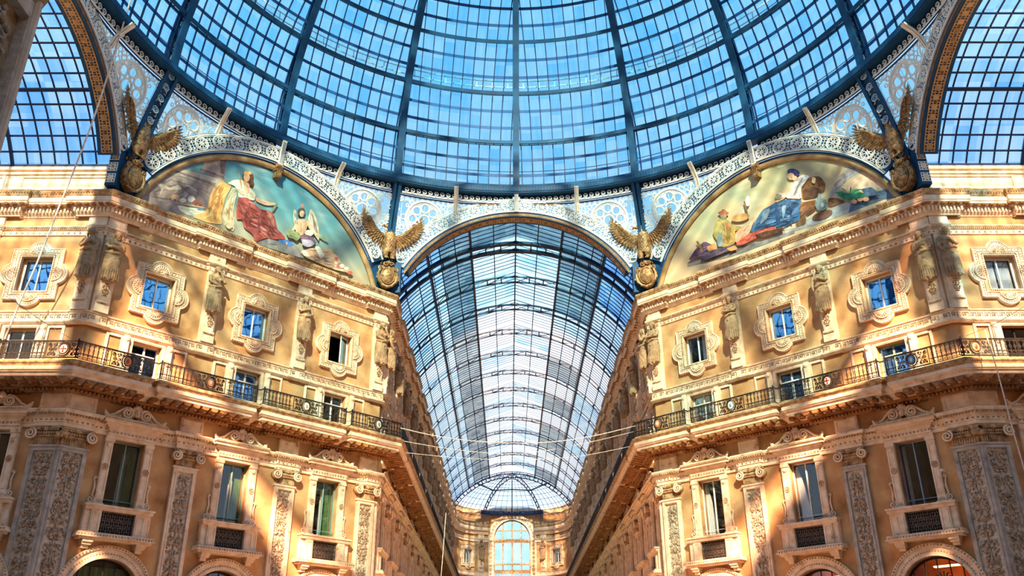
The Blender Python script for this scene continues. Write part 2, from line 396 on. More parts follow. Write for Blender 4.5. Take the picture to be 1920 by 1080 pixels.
ENT = [(0, 11.56), (.08, 11.57), (.08, 11.72), (.12, 11.73), (.12, 11.90), (.16, 11.93), (.20, 12.04), (.30, 12.08), (.34, 12.16), (.32, 12.22), (0, 12.26)]
ntrim = 0
for side in (-1, 1):
    w = SIDES[side]
    pc = facade_path(side, .16, 1.0, 1.32); pb = facade_path(side, .30, 1.3, 1.62); pk = facade_path(side, .06, .36, .66, .66); pe = facade_path(side, .16, .52, .62, .98)
    def trim(mb, what, i):
        global ntrim
        ntrim += 1; o = obj('trim_%d' % ntrim, mb); tagit(o, what, 'moulding', kind='structure'); return o
    # --- crowning cornice, with dentils and a beaded lip
    o = trim(sweep(MB(), pc, CORN, side, STONE), 'deep stone crowning cornice with dentils running above the %s walls' % w, 0)
    obj('cyma_moulding', sweep(MB(), pc, CYMA, side, STONED), o)
    d = MB()
    for p, a in along(pc, .18, side, .15):
        if p.y > 60: continue
        s0 = len(d.v); d.box(-.045, .045, -.05, .05, 21.19, 21.39, STONE); d.xf(T((p.x, p.y, 0)) @ Matrix.Rotation(a, 4, 'Z'), s0)
    obj('dentil_row', d, o)
    d = MB()
    for p, a in along(pc, .49, side, .115):
        if p.y > 40: continue
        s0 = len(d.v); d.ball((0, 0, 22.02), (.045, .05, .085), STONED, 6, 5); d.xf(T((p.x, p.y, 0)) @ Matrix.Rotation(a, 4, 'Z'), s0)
    obj('leaf_moulding', d.mesh('leaf_moulding', True), o)
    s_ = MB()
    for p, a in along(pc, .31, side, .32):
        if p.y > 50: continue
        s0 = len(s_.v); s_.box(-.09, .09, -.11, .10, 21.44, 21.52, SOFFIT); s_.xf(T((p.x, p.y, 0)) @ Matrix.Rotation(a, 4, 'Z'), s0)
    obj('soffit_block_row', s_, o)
    # --- string course at head height of the statues
    o = trim(sweep(MB(), pk, STRING, side, STONE), 'narrow beaded string course behind the statue heads on the %s walls' % w, 1)
    d = MB()
    for p, a in along(pk, .135, side, .085):
        if p.y > 30: continue
        s0 = len(d.v); d.box(-.022, .022, -.03, .03, 20.42, 20.52, STONED); d.xf(T((p.x, p.y, 0)) @ Matrix.Rotation(a, 4, 'Z'), s0)
    for p, a in along(pk, .06, side, .24):
        if p.y > 30: continue
        s0 = len(d.v); d.box(-.05, .05, -.016, .016, 20.22, 20.28, STONED); d.box(-.015, .015, -.018, .018, 20.19, 20.31, STONED); d.xf(T((p.x, p.y, 0)) @ Matrix.Rotation(a, 4, 'Z'), s0)
    obj('bead_row', d, o)
    # --- greek key band
    o = trim(sweep(MB(), pk, KEYB, side, STONE), 'stone band with a raised greek key pattern below the %s statues' % w, 2)
    d = MB(); KEY = [(0, 0), (0, 5), (6, 5), (6, 1.6), (3, 1.6), (3, 3.2), (4.4, 3.2)]
    for p, a in along(pk, .078, side, .29, .17):
        if p.y > 40: continue
        s0 = len(d.v); q = .038
        for (x0, z0), (x1, z1) in zip(KEY, KEY[1:]):
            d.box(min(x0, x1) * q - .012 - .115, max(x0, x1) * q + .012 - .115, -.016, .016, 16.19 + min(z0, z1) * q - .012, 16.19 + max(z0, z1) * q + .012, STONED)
        d.xf(T((p.x, p.y, 0)) @ Matrix.Rotation(a, 4, 'Z'), s0)
    obj('greek_key_relief', d, o)
    # --- balcony slab with its coffered soffit
    o = trim(sweep(MB(), pb, SLAB, side, STONE), 'projecting stone balcony slab running along the %s walls' % w, 3)
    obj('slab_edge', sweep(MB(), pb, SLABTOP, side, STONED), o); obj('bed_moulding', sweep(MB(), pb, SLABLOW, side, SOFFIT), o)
    d = MB()
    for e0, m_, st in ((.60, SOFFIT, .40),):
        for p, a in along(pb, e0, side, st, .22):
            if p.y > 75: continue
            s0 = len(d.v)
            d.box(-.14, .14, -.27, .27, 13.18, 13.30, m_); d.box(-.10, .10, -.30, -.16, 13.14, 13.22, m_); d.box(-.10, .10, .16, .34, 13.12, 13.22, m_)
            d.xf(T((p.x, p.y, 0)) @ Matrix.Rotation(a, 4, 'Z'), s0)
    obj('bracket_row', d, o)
    d = MB()
    for p, a in along(pb, 1.02, side, .10):
        if p.y > 35: continue
        s0 = len(d.v); d.ball((0, 0, 13.79), (.036, .05, .05), STONED, 5, 4); d.xf(T((p.x, p.y, 0)) @ Matrix.Rotation(a, 4, 'Z'), s0)
    for p, a in along(pb, .17, side, .16):
        if p.y > 35: continue
        s0 = len(d.v); d.box(-.05, .05, -.06, .06, 12.96, 13.05, SOFFIT); d.xf(T((p.x, p.y, 0)) @ Matrix.Rotation(a, 4, 'Z'), s0)
    obj('leaf_moulding', d.mesh('leaf_moulding', True), o)
    # --- entablature of the lower order
    o = trim(sweep(MB(), pe, ENT, side, STONE), 'stepped entablature with rosettes over the lower pilasters of the %s walls' % w, 4)
    d = MB()
    for p, a in along(pe, .125, side, .19):
        if p.y > 35: continue
        s0 = len(d.v); d.ball((0, 0, 11.81), (.045, .03, .045), STONED, 6, 4); d.xf(T((p.x, p.y, 0)) @ Matrix.Rotation(a, 4, 'Z'), s0)
    for p, a in along(pe, .26, side, .12):
        if p.y > 35: continue
        s0 = len(d.v); d.box(-.03, .03, -.03, .03, 11.99, 12.06, STONED); d.xf(T((p.x, p.y, 0)) @ Matrix.Rotation(a, 4, 'Z'), s0)
    obj('rosette_row', d.mesh('rosette_row', True), o)

# ================================================================== walls
def arch_pts(cx, zc, r, zb, n=20):
    return [(cx - r, zb)] + [(cx - r * math.cos(PI * i / n), zc + r * math.sin(PI * i / n)) for i in range(n + 1)] + [(cx + r, zb)]
def rect(cx, hw, z0, z1): return [(cx - hw, z0), (cx + hw, z0), (cx + hw, z1), (cx - hw, z1)]
def wall(name, M, x0, x1, centres, label, z1=22.3, z0=0.0, arch=True):
    holes = []
    for c in centres:
        holes += [rect(c, .68, 17.45, 19.07), rect(c, .63, 14.02, 15.80), rect(c, .64, 8.80, 11.45)]
        if arch: holes.append(arch_pts(c, 5.4, 1.42, .02))
    mb = MB().plate([(x0, z0), (x1, z0), (x1, z1), (x0, z1)], holes, 0, .55, STUCCO, back=True)
    o = obj(name, mb); o.matrix_world = M; tagit(o, label, 'wall', kind='structure')
    # rooms behind the openings
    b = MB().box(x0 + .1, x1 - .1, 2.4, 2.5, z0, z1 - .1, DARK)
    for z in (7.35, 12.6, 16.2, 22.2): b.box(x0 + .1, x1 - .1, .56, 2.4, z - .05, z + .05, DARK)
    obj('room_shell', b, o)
    return o
WD = [2.85 - LD / 2, 7.72 - LD / 2, 12.6 - LD / 2]          # bay centres, from the front corner (for the right diagonal wall)
wall('wall_northwest', W_NW, -LD / 2, LD / 2, [-x for x in WD], 'ochre plaster wall of the left diagonal side under the mural')
wall('wall_northeast', W_NE, -LD / 2, LD / 2, WD, 'ochre plaster wall of the right diagonal side under the mural')
AX = [2.6, 2.6 + 4.9, 2.6 + 4.9 + BAY, 2.6 + 4.9 + BAY * 2]
wall('wall_west_arm', M_W(-RO), -23.5, 0, [-x for x in AX], 'ochre plaster wall of the left side arm')
wall('wall_east_arm', M_W(RO), 0, 23.5, AX, 'ochre plaster wall of the right side arm')
NAC = [RO + 2.4] + [22.7 + BAY * (k + .5) for k in range(NBAY - 1)]   # y of the bay centres of the far arm
wall('wall_north_arm_left', M_NL(RO), 0, 82 - RO, [y - RO for y in NAC], 'receding ochre wall on the left of the far arcade')
wall('wall_north_arm_right', M_NR(RO), -(82 - RO), 0, [-(y - RO) for y in NAC], 'receding ochre wall on the right of the far arcade')
# the two diagonal sides behind the viewer shade the lower walls
for nm, Mx in (('wall_southwest', W_SW), ('wall_southeast', W_SE)):
    holes = []
    for c in WD: holes += [rect(c, .68, 17.45, 19.07), rect(c, .64, 8.80, 11.45)]
    lun = [(-LD / 2, 0), (LD / 2, 0), (LD / 2, 22.3)] + [(7.2 * math.cos(PI * i / 18) if True else 0, 22.3 + 5.0 * math.sin(PI * i / 18)) for i in range(19)] + [(-LD / 2, 22.3)]
    o = obj(nm, MB().plate(lun, holes, 0, .5, STUCCO, back=True)); o.matrix_world = Mx
    tagit(o, 'ochre wall of the diagonal side behind the viewer to the %s' % ('left' if nm.endswith('west') else 'right'), 'wall', kind='structure')
for nm, x, s in (('wall_south_arm_left', -HW, -1), ('wall_south_arm_right', HW, 1)):
    o = obj(nm, MB().box(min(x, x + s * .5), max(x, x + s * .5), -45, -RO - .0, 0, 20.0, STUCCO)); tagit(o, 'wall of the arm behind the viewer on the %s' % SIDES[s], 'wall', kind='structure')
for nm, s in (('wall_west_arm_south', -1), ('wall_east_arm_south', 1)):
    o = obj(nm, MB().box(min(s * RO, s * 42), max(s * RO, s * 42), -HW - .5, -HW, 0, 22.3, STUCCO)); tagit(o, 'near wall of the %s side arm, outside the frame' % SIDES[s], 'wall', kind='structure')
for nm, y, h in (('wall_south_blocker', -46, 32),):  # added out of view to cut ambient light and stop low sun
    o = obj(nm, MB().box(-20, 20, y - .5, y, 0, h, STUCCO)); tagit(o, 'unseen tall wall added to close the arm behind the viewer and block sun', 'wall', kind='structure')
fl = obj('floor', MB().box(-42, 42, -60, 90, -.3, 0, MOSAIC)); tagit(fl, 'pale marble mosaic floor of the arcade', 'floor', kind='structure')

# ================================================================== ornament pieces
def rosette(r, m, y=0, petals=8, t=None):
    mb = MB(); t = t or r * .09
    mb.ring((0, y, 0), r, t, m, 20)
    mb.ring((0, y, 0), r * .2, t, m, 8)
    for i in range(petals):
        a = 2 * PI * i / petals; c, s = math.cos(a), math.sin(a)
        mb.tube([(r * .22 * c, y, r * .22 * s), (r * .95 * c, y, r * .95 * s)], t * .62, m, n=4, up=(0, 1, 0))
    if petals > 6: mb.ring((0, y, 0), r * .74, t * .5, m, 16, tn=4)
    return mb
def shell(r, m, y=0, n=9):
    mb = MB(); mb.ring((0, y, 0), r, r * .10, m, 14, 0, PI); mb.ring((0, y, 0), r * .22, r * .09, m, 8, 0, PI)
    for i in range(n):
        a = PI * (i + .5) / n; mb.tube([(r * .2 * math.cos(a), y, r * .2 * math.sin(a)), (r * .6 * math.cos(a), y - r * .20, r * .6 * math.sin(a)), (r * .92 * math.cos(a), y - .01, r * .92 * math.sin(a))], r * .05, m, rr=[r * .03, r * .075, r * .075], n=5)
    return mb
def lobed(hw, hh, ext, cr, grow=0.0, n=10):
    """rectangle with a round lobe in the middle of every side"""
    hw += grow; hh += grow; cr += grow; pts = []
    for k in range(4):
        a0 = (-PI / 2, 0, PI / 2, PI)[k]; half, far = ((hw, hh), (hh, hw), (hw, hh), (hh, hw))[k]
        c = far + ext - cr; ch = math.sqrt(max(cr * cr - (far - c) ** 2, .01)); an = math.atan2(ch, far - c)
        side = [(-half, far)] + [(math.sin(t) * cr, c + math.cos(t) * cr) for t in [-an + 2 * an * i / n for i in range(n + 1)]]
        for u, v in side:   # u along, v outward; side 0 is the bottom, going to the right
            if k == 0: pts.append((u, -v))
            elif k == 1: pts.append((v, u))
            elif k == 2: pts.append((-u, v))
            else: pts.append((-v, -u))
    return pts

# ---- the square window of the upper storey, origin at the middle of the opening
def kit_upper(curtain=None, sash=WOOD, pane=PANEB, opened=False):
    k = Kit(); o = rect(0, .68, -.81, .81)
    s = MB(); s.plate(lobed(1.10, 1.19, .33, .52), [rect(0, .80, -.93, .93)], -.10, .0, STONE); s.plate(lobed(1.10, 1.19, .33, .52, -.06), [rect(0, .80, -.93, .93)], -.13, -.10, STONE)
    ol = lobed(1.10, 1.19, .33, .52, -.02); s.tube([(x, -.135, z) for x, z in ol + ol[:1]], .035, STONE, n=5, caps=False, up=(0, 1, 0))
    ol = lobed(1.10, 1.19, .33, .52, -.20); s.tube([(x, -.135, z) for x, z in ol + ol[:1]], .022, STONED, n=4, caps=False, up=(0, 1, 0))
    # small blocks between the two lines
    ol = lobed(1.10, 1.19, .33, .52, -.115)
    for (x0, z0), (x1, z1) in zip(ol, ol[1:] + ol[:1]):
        l = math.hypot(x1 - x0, z1 - z0); kk = max(1, int(l / .13))
        for i in range(kk):
            t = (i + .5) / kk; x = x0 + (x1 - x0) * t; z = z0 + (z1 - z0) * t; a = math.atan2(z1 - z0, x1 - x0); st = len(s.v)
            s.box(-.034, .034, -.15, -.12, -.014, .014, STONED); s.xf(T((x, 0, z)) @ Matrix.Rotation(-a, 4, 'Y'), st)
    k.add('stone_surround', s)
    r = MB(); r.plate(rect(0, .82, -.95, .95), [o], -.16, .02, STONE)
    for x0, z0, x1, z1 in ((-.75, -.88, .75, -.88), (.75, -.88, .75, .88), (.75, .88, -.75, .88), (-.75, .88, -.75, -.88)):
        n = 18
        for i in range(n):
            t = (i + .5) / n; r.ball((x0 + (x1 - x0) * t, -.165, z0 + (z1 - z0) * t), (.042, .035, .042), STONED, 5, 4)
    k.add('rope_moulding', r, smooth=False)
    for nm, x, z, a in (('shell_ornament', 0, .95, 0), ('shell_ornament', 0, -.95, PI), ('shell_ornament', .82, 0, PI / 2), ('shell_ornament', -.82, 0, -PI / 2)):
        k.add(nm, shell(.34, STONE, 0), T((x, -.16, z)) @ Matrix.Rotation(a, 4, 'Y'))
    f = MB().plate(rect(0, .68, -.81, .81), [rect(-.315, .285, -.73, .73), rect(.315, .285, -.73, .73)], .20, .27, sash) if not opened else MB().plate(rect(0, .68, -.81, .81), [rect(0, .62, -.73, .73)], .20, .27, sash)
    k.add('sash_frame', f)
    if opened:
        for sgn in (1,):
            c = MB().plate(rect(.32, .32, -.73, .73), [rect(.32, .27, -.67, .67)], -.02, .02, sash); p = MB().box(.05, .59, -.006, .006, -.67, .67, PANEB)
            k.add('casement', c, T((.62, .2, 0)) @ Matrix.Rotation(R(205), 4, 'Z'), kids=[('pane', p)])
    else: k.add('pane', MB().box(-.62, .62, .232, .238, -.75, .75, pane))
    if curtain == 'full':
        for c in (-1, 1): k.add('curtain', drape(c * .33, .58, -.74, .74, CURT, 0), T((0, .42, 0)))
    elif curtain == 'tied':
        for c in (-1, 1): k.add('curtain', drape(c * .30, .40, -.45, .76, CURT, .8), T((0, .42, 0)))
    elif curtain == 'half':
        k.add('curtain', drape(.36, .5, -.74, .74, CURT, 0), T((0, .42, 0)))
    return k
def drape(cx, w, z0, z1, m, pinch=0.0, n=30):
    mb = MB(); rows = []
    for j in range(7):
        t = j / 6; z = z0 + (z1 - z0) * t; q = 1 - pinch * (1 - t) ** .7
        rows.append([(cx + (i / n - .5) * w * q, .035 * math.sin(i * 2.1), z) for i in range(n + 1)])
    mb.loft(rows, m, closed=False, caps=False); return mb

# ---- the low windows behind the balcony
def kit_mezz(curtain=None, sash=WOOD, pane=PANED, detail=True, half=2.43 - .5):
    k = Kit()      # origin: middle of the opening's foot, z = 14.0
    f = MB().plate(rect(0, .63, .02, 1.8), [rect(-.30, .26, .10, 1.30), rect(.30, .26, .10, 1.30), rect(-.30, .26, 1.36, 1.74), rect(.30, .26, 1.36, 1.74)], .22, .28, sash); k.add('sash_frame', f)
    k.add('pane', MB().box(-.60, .60, .245, .25, .05, 1.77, pane))
    s = MB().plate(rect(0, .80, .02, 1.95), [rect(0, .64, .02, 1.80)], -.07, .02, STONE); s.plate(rect(0, .74, .02, 1.89), [rect(0, .68, .02, 1.84)], -.09, -.07, STONE)
    k.add('stone_surround', s)
    for sg in (-1, 1):
        c = MB().box(sg * .96 - .12, sg * .96 + .12, -.16, 0, .02, 1.92, STONE); c.box(sg * .96 - .09, sg * .96 + .09, -.22, -.14, 1.0, 1.86, STONE); c.ball((sg * .96, -.2, 1.75), (.12, .09, .13), STONE)
        k.add('console', c)
        b = MB().plate(rect(sg * 1.44, .36, .02, 1.90), [rect(sg * 1.44, .28, .0 + .03, 1.80)], -.06, 0, STONE); b.plate(rect(sg * 1.44, .30, .03, 1.83), [rect(sg * 1.44, .26, .04, 1.78)], -.09, -.05, STONE)
        b.box(sg * 1.44 - .27, sg * 1.44 + .27, -.012, .0, .03, 1.80, STUCCO); k.add('blind_panel', b)
    if curtain: k.add('curtain', MB().box(-.6, .6, .4, .42, .04, 1.45 if curtain == 'half' else 1.77, CURT))
    return k

# ---- the tall windows of the main storey; origin: middle of the foot of the opening, z = 8.80
def kit_lower(curtain=None, sash=WOOD, pane=PANED, near=True):
    k = Kit()
    f = MB().plate(rect(0, .64, 0, 2.65), [rect(-.31, .283, .05, 2.60), rect(.31, .283, .05, 2.60)], .26, .33, sash); k.add('sash_frame', f)
    k.add('pane', MB().box(-.60, .60, .29, .296, .04, 2.6, pane))
    g = MB(); g.tube([(-.62, .12, .26), (.62, .12, .26)], .016, sash); g.tube([(-.62, .12, .16), (.62, .12, .16)], .010, IRON); k.add('guard_rail', g)
    for sg in (-1, 1):
        j = MB().box(sg * .83 - .165, sg * .83 + .165, -.12, 0, -.02, 2.66, STONE); j.plate(rect(sg * .83, .13, .34, 2.36), [rect(sg * .83, .095, .38, 2.32)], -.14, -.12, STONE)
        j.box(sg * .83 - .19, sg * .83 + .19, -.16, 0, 2.52, 2.66, STONE); j.ball((sg * .83, -.14, 2.38), (.11, .05, .10), STONE); j.box(sg * .83 - .2, sg * .83 + .2, -.16, 0, -.02, .06, STONE)
        rs = rosette(.115, STONED, 0, 6, .016)
        vol = MB(); vol.spiral((sg * 1.14, -.06, .17), .15, 1.6, .036, STONE, a0=PI / 2, cw=sg); vol.tube([(sg * 1.12, -.06, .33), (sg * 1.07, -.06, .62), (sg * 1.10, -.06, .86), (sg * 1.16, -.06, 1.0)], .04, STONE, rr=[.045, .04, .03, .02]); vol.spiral((sg * 1.10, -.06, 1.02), .07, 1.2, .022, STONE, a0=0, cw=-sg, n=14)
        vol.box(min(sg * 1.0, sg * 1.24), max(sg * 1.0, sg * 1.24), -.08, 0, -.02, .05, STONE)
        sh = shell(.13, STONE)
        k.add('jamb', j, kids=[('rosette', rs, T((sg * .83, -.14, 1.5))), ('shell', sh, T((sg * .83, -.13, .07)))]); k.add('side_scroll', vol, smooth=True)
    l = MB().box(-1.0, 1.0, -.14, 0, 2.66, 2.80, STONE); l.box(-.98, .98, -.20, 0, 2.80, 3.06, STONE); l.box(-1.02, 1.02, -.22, 0, 3.04, 3.10, STONE)
    for i in range(13): l.box(-.93 + i * .155 - .045, -.93 + i * .155 + .045, -.215, -.19, 2.87, 2.96, STONED)
    k.add('lintel', l)
    c = MB()
    for w_, e, z0, z1 in ((1.08, .26, 3.10, 3.16), (1.2, .34, 3.16, 3.24), (1.30, .44, 3.24, 3.36), (1.36, .50, 3.36, 3.44), (1.32, .46, 3.44, 3.49)): c.box(-w_, w_, -e, 0, z0, z1, STONE)
    for i in range(34): c.box(-1.3 + i * .0788 - .02, -1.3 + i * .0788 + .02, -.525, -.49, 3.375, 3.43, STONED)
    k.add('cornice', c)
    p = MB()
    for sg in (-1, 1):
        p.spiral((sg * .40, -.26, 3.78), .24, 1.9, .055, STONE, a0=PI / 2 if sg > 0 else PI / 2, cw=sg)
        p.tube([(sg * .12, -.2, 3.90), (sg * .28, -.22, 4.02), (sg * .46, -.22, 4.0), (sg * .66, -.2, 3.86), (sg * .86, -.2, 3.68), (sg * 1.05, -.2, 3.60), (sg * 1.2, -.2, 3.58)], .05, STONE, rr=[.04, .055, .06, .055, .05, .045, .03])
        p.ball((sg * 1.22, -.22, 3.60), (.10, .07, .09), STONE); p.ball((sg * 1.28, -.22, 3.70), (.05, .05, .06), STONE)
        p.plate([(sg * .1, 3.49), (sg * 1.15, 3.49), (sg * 1.0, 3.58), (sg * .8, 3.68), (sg * .6, 3.86), (sg * .4, 3.94), (sg * .1, 3.9)], [], -.13, -.08, STONE, back=True)
        for i in range(5): p.ball((sg * (.66 + i * .1), -.18, 3.62 - i * .02), (.05, .04, .05), STONE, 6, 4)
    k.add('scroll_pediment', p, smooth=True)
    h = MB(); h.ball((0, -.26, 3.80), (.105, .12, .15), STONE, 10, 8); h.ball((0, -.37, 3.79), (.02, .035, .04), STONE, 6, 4)
    for sg in (-1, 1): h.ball((sg * .04, -.36, 3.83), (.022, .02, .014), STONED, 6, 4); h.ball((sg * .11, -.2, 3.78), (.05, .07, .14), STONE)
    h.tube([(-.03, -.365, 3.735), (.03, -.365, 3.735)], .010, STONED)
    for i in range(7):
        a = PI * (i + .5) / 7; h.tube([(0, -.2, 3.88), (.17 * math.cos(a), -.22, 3.92 + .2 * math.sin(a)), (.22 * math.cos(a), -.27, 3.96 + .22 * math.sin(a))], .04, STONE, rr=[.05, .05, .02], n=5)
    k.add('carved_mask', h, smooth=True)
    s = MB()
    for w_, e, z0, z1 in ((1.36, .36, -.20, -.10), (1.40, .42, -.10, -.03), (1.34, .34, -.24, -.20)): s.box(-w_, w_, -e, 0, z0, z1, STONE)
    k.add('sill', s)
    for sg in (-1, 1):
        q = MB().box(sg * .88 - .20, sg * .88 + .20, -.30, 0, -1.12, -.24, STONE); q.plate(rect(sg * .88, .15, -1.04, -.32), [rect(sg * .88, .11, -1.0, -.36)], -.325, -.30, STONE)
        q.box(sg * 1.2 - .13, sg * 1.2 + .13, -.22, 0, -1.12, -.24, STONE); q.plate(rect(sg * 1.2, .10, -1.04, -.32), [rect(sg * 1.2, .07, -1.0, -.36)], -.24, -.22, STONE); k.add('pedestal', q)
    k.add('grille', grille(.68, -1.10, -.24), T((0, -.16, 0)))
    k.add('grille_back', MB().box(-.68, .68, -.02, 0, -1.12, -.24, DARK))
    b = MB()
    for w_, e, z0, z1 in ((1.50, .50, -1.20, -1.12), (1.54, .56, -1.30, -1.20), (1.44, .44, -1.38, -1.30)): b.box(-w_, w_, -e, 0, z0, z1, STONE)
    for i in range(26): b.ball((-1.5 + i * .12, -.55, -1.22), (.045, .035, .045), STONED, 5, 4)
    k.add('base_shelf', b)
    for sg in (-1, 1):
        q = MB().box(sg * 1.05 - .2, sg * 1.05 + .2, -.42, 0, -1.48, -1.38, STONE); q.box(sg * 1.05 - .17, sg * 1.05 + .17, -.34, 0, -1.58, -1.48, STONE); q.box(sg * 1.05 - .13, sg * 1.05 + .13, -.22, 0, -1.70, -1.58, STONE)
        q.tube([(sg * 1.05 - .19, -.30, -1.46), (sg * 1.05 + .19, -.30, -1.46)], .09, STONE, n=8); k.add('bracket', q)
    if curtain == 'green':
        k.add('curtain', drape(.40, .40, .02, 2.6, GCURT, 0), T((0, .50, 0)), label='green curtain'); k.add('curtain', drape(.16, .20, .02, 2.3, CURT, -.5), T((0, .62, 0)))
    elif curtain == 'white': k.add('curtain', swag(), T((0, .5, 0)), label='white curtain drawn to the left')
    elif curtain == 'strips': k.add('curtain', drape(-.52, .14, .02, 2.6, CURT, 0), T((0, .5, 0)))
    return k
def swag():
    mb = MB(); rows = []
    for j in range(10):
        t = j / 9; z = .04 + 2.56 * t; w_ = .72 - .50 * t ** .8 + .0; w_ = .52 * (1 - t) ** .6 + .04
        rows.append([(-.62 + w_ * i / 14, .03 * math.sin(i * 2.3), z) for i in range(15)])
    mb.loft(rows, CURT, closed=False, caps=False); return mb
def grille(hw, z0, z1):
    g = MB(); g.plate(rect(0, hw, z0, z1), [rect(0, hw - .04, z0 + .05, z1 - .05)], -.02, .02, GRIL); cz = (z0 + z1) / 2; h = (z1 - z0)
    n = 7
    for i in range(n):
        x = -hw + .04 + (2 * hw - .08) * (i + .5) / n; g.box(x - .011, x + .011, -.012, .012, z0, z1, GRIL)
        for zz in (.24, .5, .76): g.ring((x, 0, z0 + h * zz), .085, .013, GRIL, 10, tn=4)
        if i: 
            xx = x - (2 * hw - .08) / n / 2; g.box(xx - .006, xx + .006, -.01, .01, z0, z1, GRIL)
            for zz in (.37, .63): g.ring((xx, 0, z0 + h * zz), .055, .012, GRIL, 8, tn=4)
    return g

# ---- the arch of the ground floor; origin on the floor, middle
def kit_arch(lit=None):
    k = Kit(); a = MB()
    for ro, ri, y0, y1 in ((1.90, 1.42, -.10, .05), (1.90, 1.78, -.16, -.10), (1.55, 1.42, -.15, -.10)):
        a.plate(arch_pts(0, 5.4, ro, .0, 28), [arch_pts(0, 5.4, ri, .01, 28)], y0, y1, STONE)
    for i in range(44):
        t = PI * (i + .5) / 44; a.ball((1.84 * math.cos(t), -.17, 5.4 + 1.84 * math.sin(t)), (.04, .03, .04), STONED, 5, 4)
        a.ball((1.60 * math.cos(t), -.11, 5.4 + 1.60 * math.sin(t)), (.028, .025, .028), STONED, 5, 4)
    k.add('archivolt', a)
    f = MB(); f.plate(arch_pts(0, 5.4, 1.42, .0, 24), [arch_pts(0, 5.4, 1.34, .02, 24)], .25, .32, DARK)
    for x in (-.95, -.48, 0, .48, .95): f.box(x - .022, x + .022, .26, .30, 0, 5.4 + math.sqrt(1.4 ** 2 - x * x), IRON)
    f.box(-1.4, 1.4, .25, .31, 5.2, 5.3, DARK); k.add('mullion_frame', f)
    k.add('pane', MB().plate(arch_pts(0, 5.4, 1.36, .02, 24), [], .285, .29, PANED, back=True))
    if lit:
        r = MB().box(-2.0, 2.0, 2.2, 2.3, 3, 7.2, SHOP); r.box(-2.0, 2.0, .6, 2.2, 7.0, 7.1, SHOP); k.add('shop_room', r)
        k.add('ceiling_lamp', MB().box(-.5, .75, 1.2, 1.45, 6.55, 6.6, LAMP), T((0, 0, 0)) @ Matrix.Rotation(R(-12), 4, 'Y') if False else None, label='glowing warm strip lamp')
        pl = MB()
        for i in range(9): a_ = i * .7; pl.tube([(-.1, 1.0, 6.0), (-.1 + .25 * math.cos(a_), 1.0, 6.15 + .2 * math.sin(a_)), (-.1 + .42 * math.cos(a_), 1.0, 6.05 + .3 * math.sin(a_))], .03, DARK, rr=[.02, .035, .005], n=4)
        k.add('leaf_silhouette', pl)
    else: k.add('curtain', drape(0, 2.7, 4.6, 6.55, GCURT, 0, 40), T((0, .6, 0)))
    return k
# ================================================================== pilasters of the main storey (origin on the floor at the wall face)
def relief(seed, hw=.29, z0=5.2, z1=10.5):
    """carved candelabrum of scrolls, leaves, vases and little masks"""
    r = random.Random(seed); mb = MB(); z = z0; m = CARVE
    def leaf(x, zz, a, l, w=.05):
        w *= 1.7; d = Vector((math.cos(a), 0, math.sin(a))); p = Vector((x, -.02, zz)); mb.tube([p, p + d * l * .5 + Vector((0, -.03, 0)), p + d * l], w, m, rr=[w * .5, (w, w * .5), w * .12], n=5)
    while z < z1 - .2:
        k = r.choice(['scroll', 'scroll', 'vase', 'mask', 'palm', 'bird']); h = r.uniform(.42, .6)
        if z + h > z1: h = z1 - z
        mb.tube([(0, -.02, z), (0, -.03, z + h)], .03, m, n=5)
        if k == 'scroll':
            for s in (-1, 1):
                mb.spiral((s * hw * .52, -.02, z + h * .38), hw * .40, 1.5, .040, m, a0=-PI / 2, cw=s, n=16); mb.spiral((s * hw * .58, -.02, z + h * .82), hw * .26, 1.2, .034, m, a0=PI / 2, cw=-s, n=12); mb.ball((s * hw * .52, -.05, z + h * .38), .035, m, 6, 4)
                for a in (.3, 1.1, 2.0): leaf(s * .03, z + h * .6, PI / 2 - s * a, .16, .028)
        elif k == 'vase':
            for rr, zz in ((.05, .05), (.12, .25), (.15, .42), (.08, .58), (.13, .66)): mb.ball((0, -.02, z + h * zz), (rr, .05, .045), m, 8, 4)
            for s in (-1, 1):
                mb.ring((s * .17, -.02, z + h * .4), .06, .018, m, 8, tn=4); leaf(s * .05, z + h * .75, PI / 2 - s * .7, .2); leaf(s * .08, z + h * .7, PI / 2 - s * 1.3, .18)
        elif k == 'mask':
            mb.ball((0, -.05, z + h * .5), (.09, .07, .12), m, 8, 6); mb.ball((0, -.11, z + h * .48), (.02, .03, .03), m, 5, 4)
            for s in (-1, 1):
                leaf(s * .08, z + h * .6, PI / 2 - s * 1.2, .18, .04); leaf(s * .08, z + h * .35, -PI / 2 + s * .8, .16, .035); mb.spiral((s * hw * .7, -.02, z + h * .45), .07, 1.2, .018, m, a0=PI, cw=s, n=10)
        elif k == 'palm':
            for i in range(7): leaf(0, z + h * .2, PI / 2 + (i - 3) * .42, .26 - abs(i - 3) * .02, .03)
            for s in (-1, 1): mb.ball((s * .16, -.03, z + h * .15), .05, m, 6, 4)
        else:
            for s in (-1, 1):
                mb.ball((s * .14, -.04, z + h * .4), (.07, .05, .05), m, 7, 5); mb.ball((s * .19, -.05, z + h * .56), .032, m, 6, 4); leaf(s * .1, z + h * .4, PI / 2 - s * 2.2, .2, .04); leaf(s * .12, z + h * .5, PI / 2 + s * .2, .2, .035); mb.spiral((s * .2, -.02, z + h * .82), .07, 1.1, .018, m, n=10)
        for _ in range(9):
            xx = hw * r.uniform(.15, .85); zz = z + h * r.random(); aa = r.uniform(0, 2 * PI); ll = r.uniform(.08, .15)
            for s in (-1, 1): leaf(s * xx, zz, aa if s > 0 else PI - aa, ll, .028)
        z += h
    return mb
RELM = [relief(s).mesh('relief_panel', True) for s in (3, 11, 26, 40)]
RELW = [relief(s, .34).mesh('relief_panel', True) for s in (7, 19)]
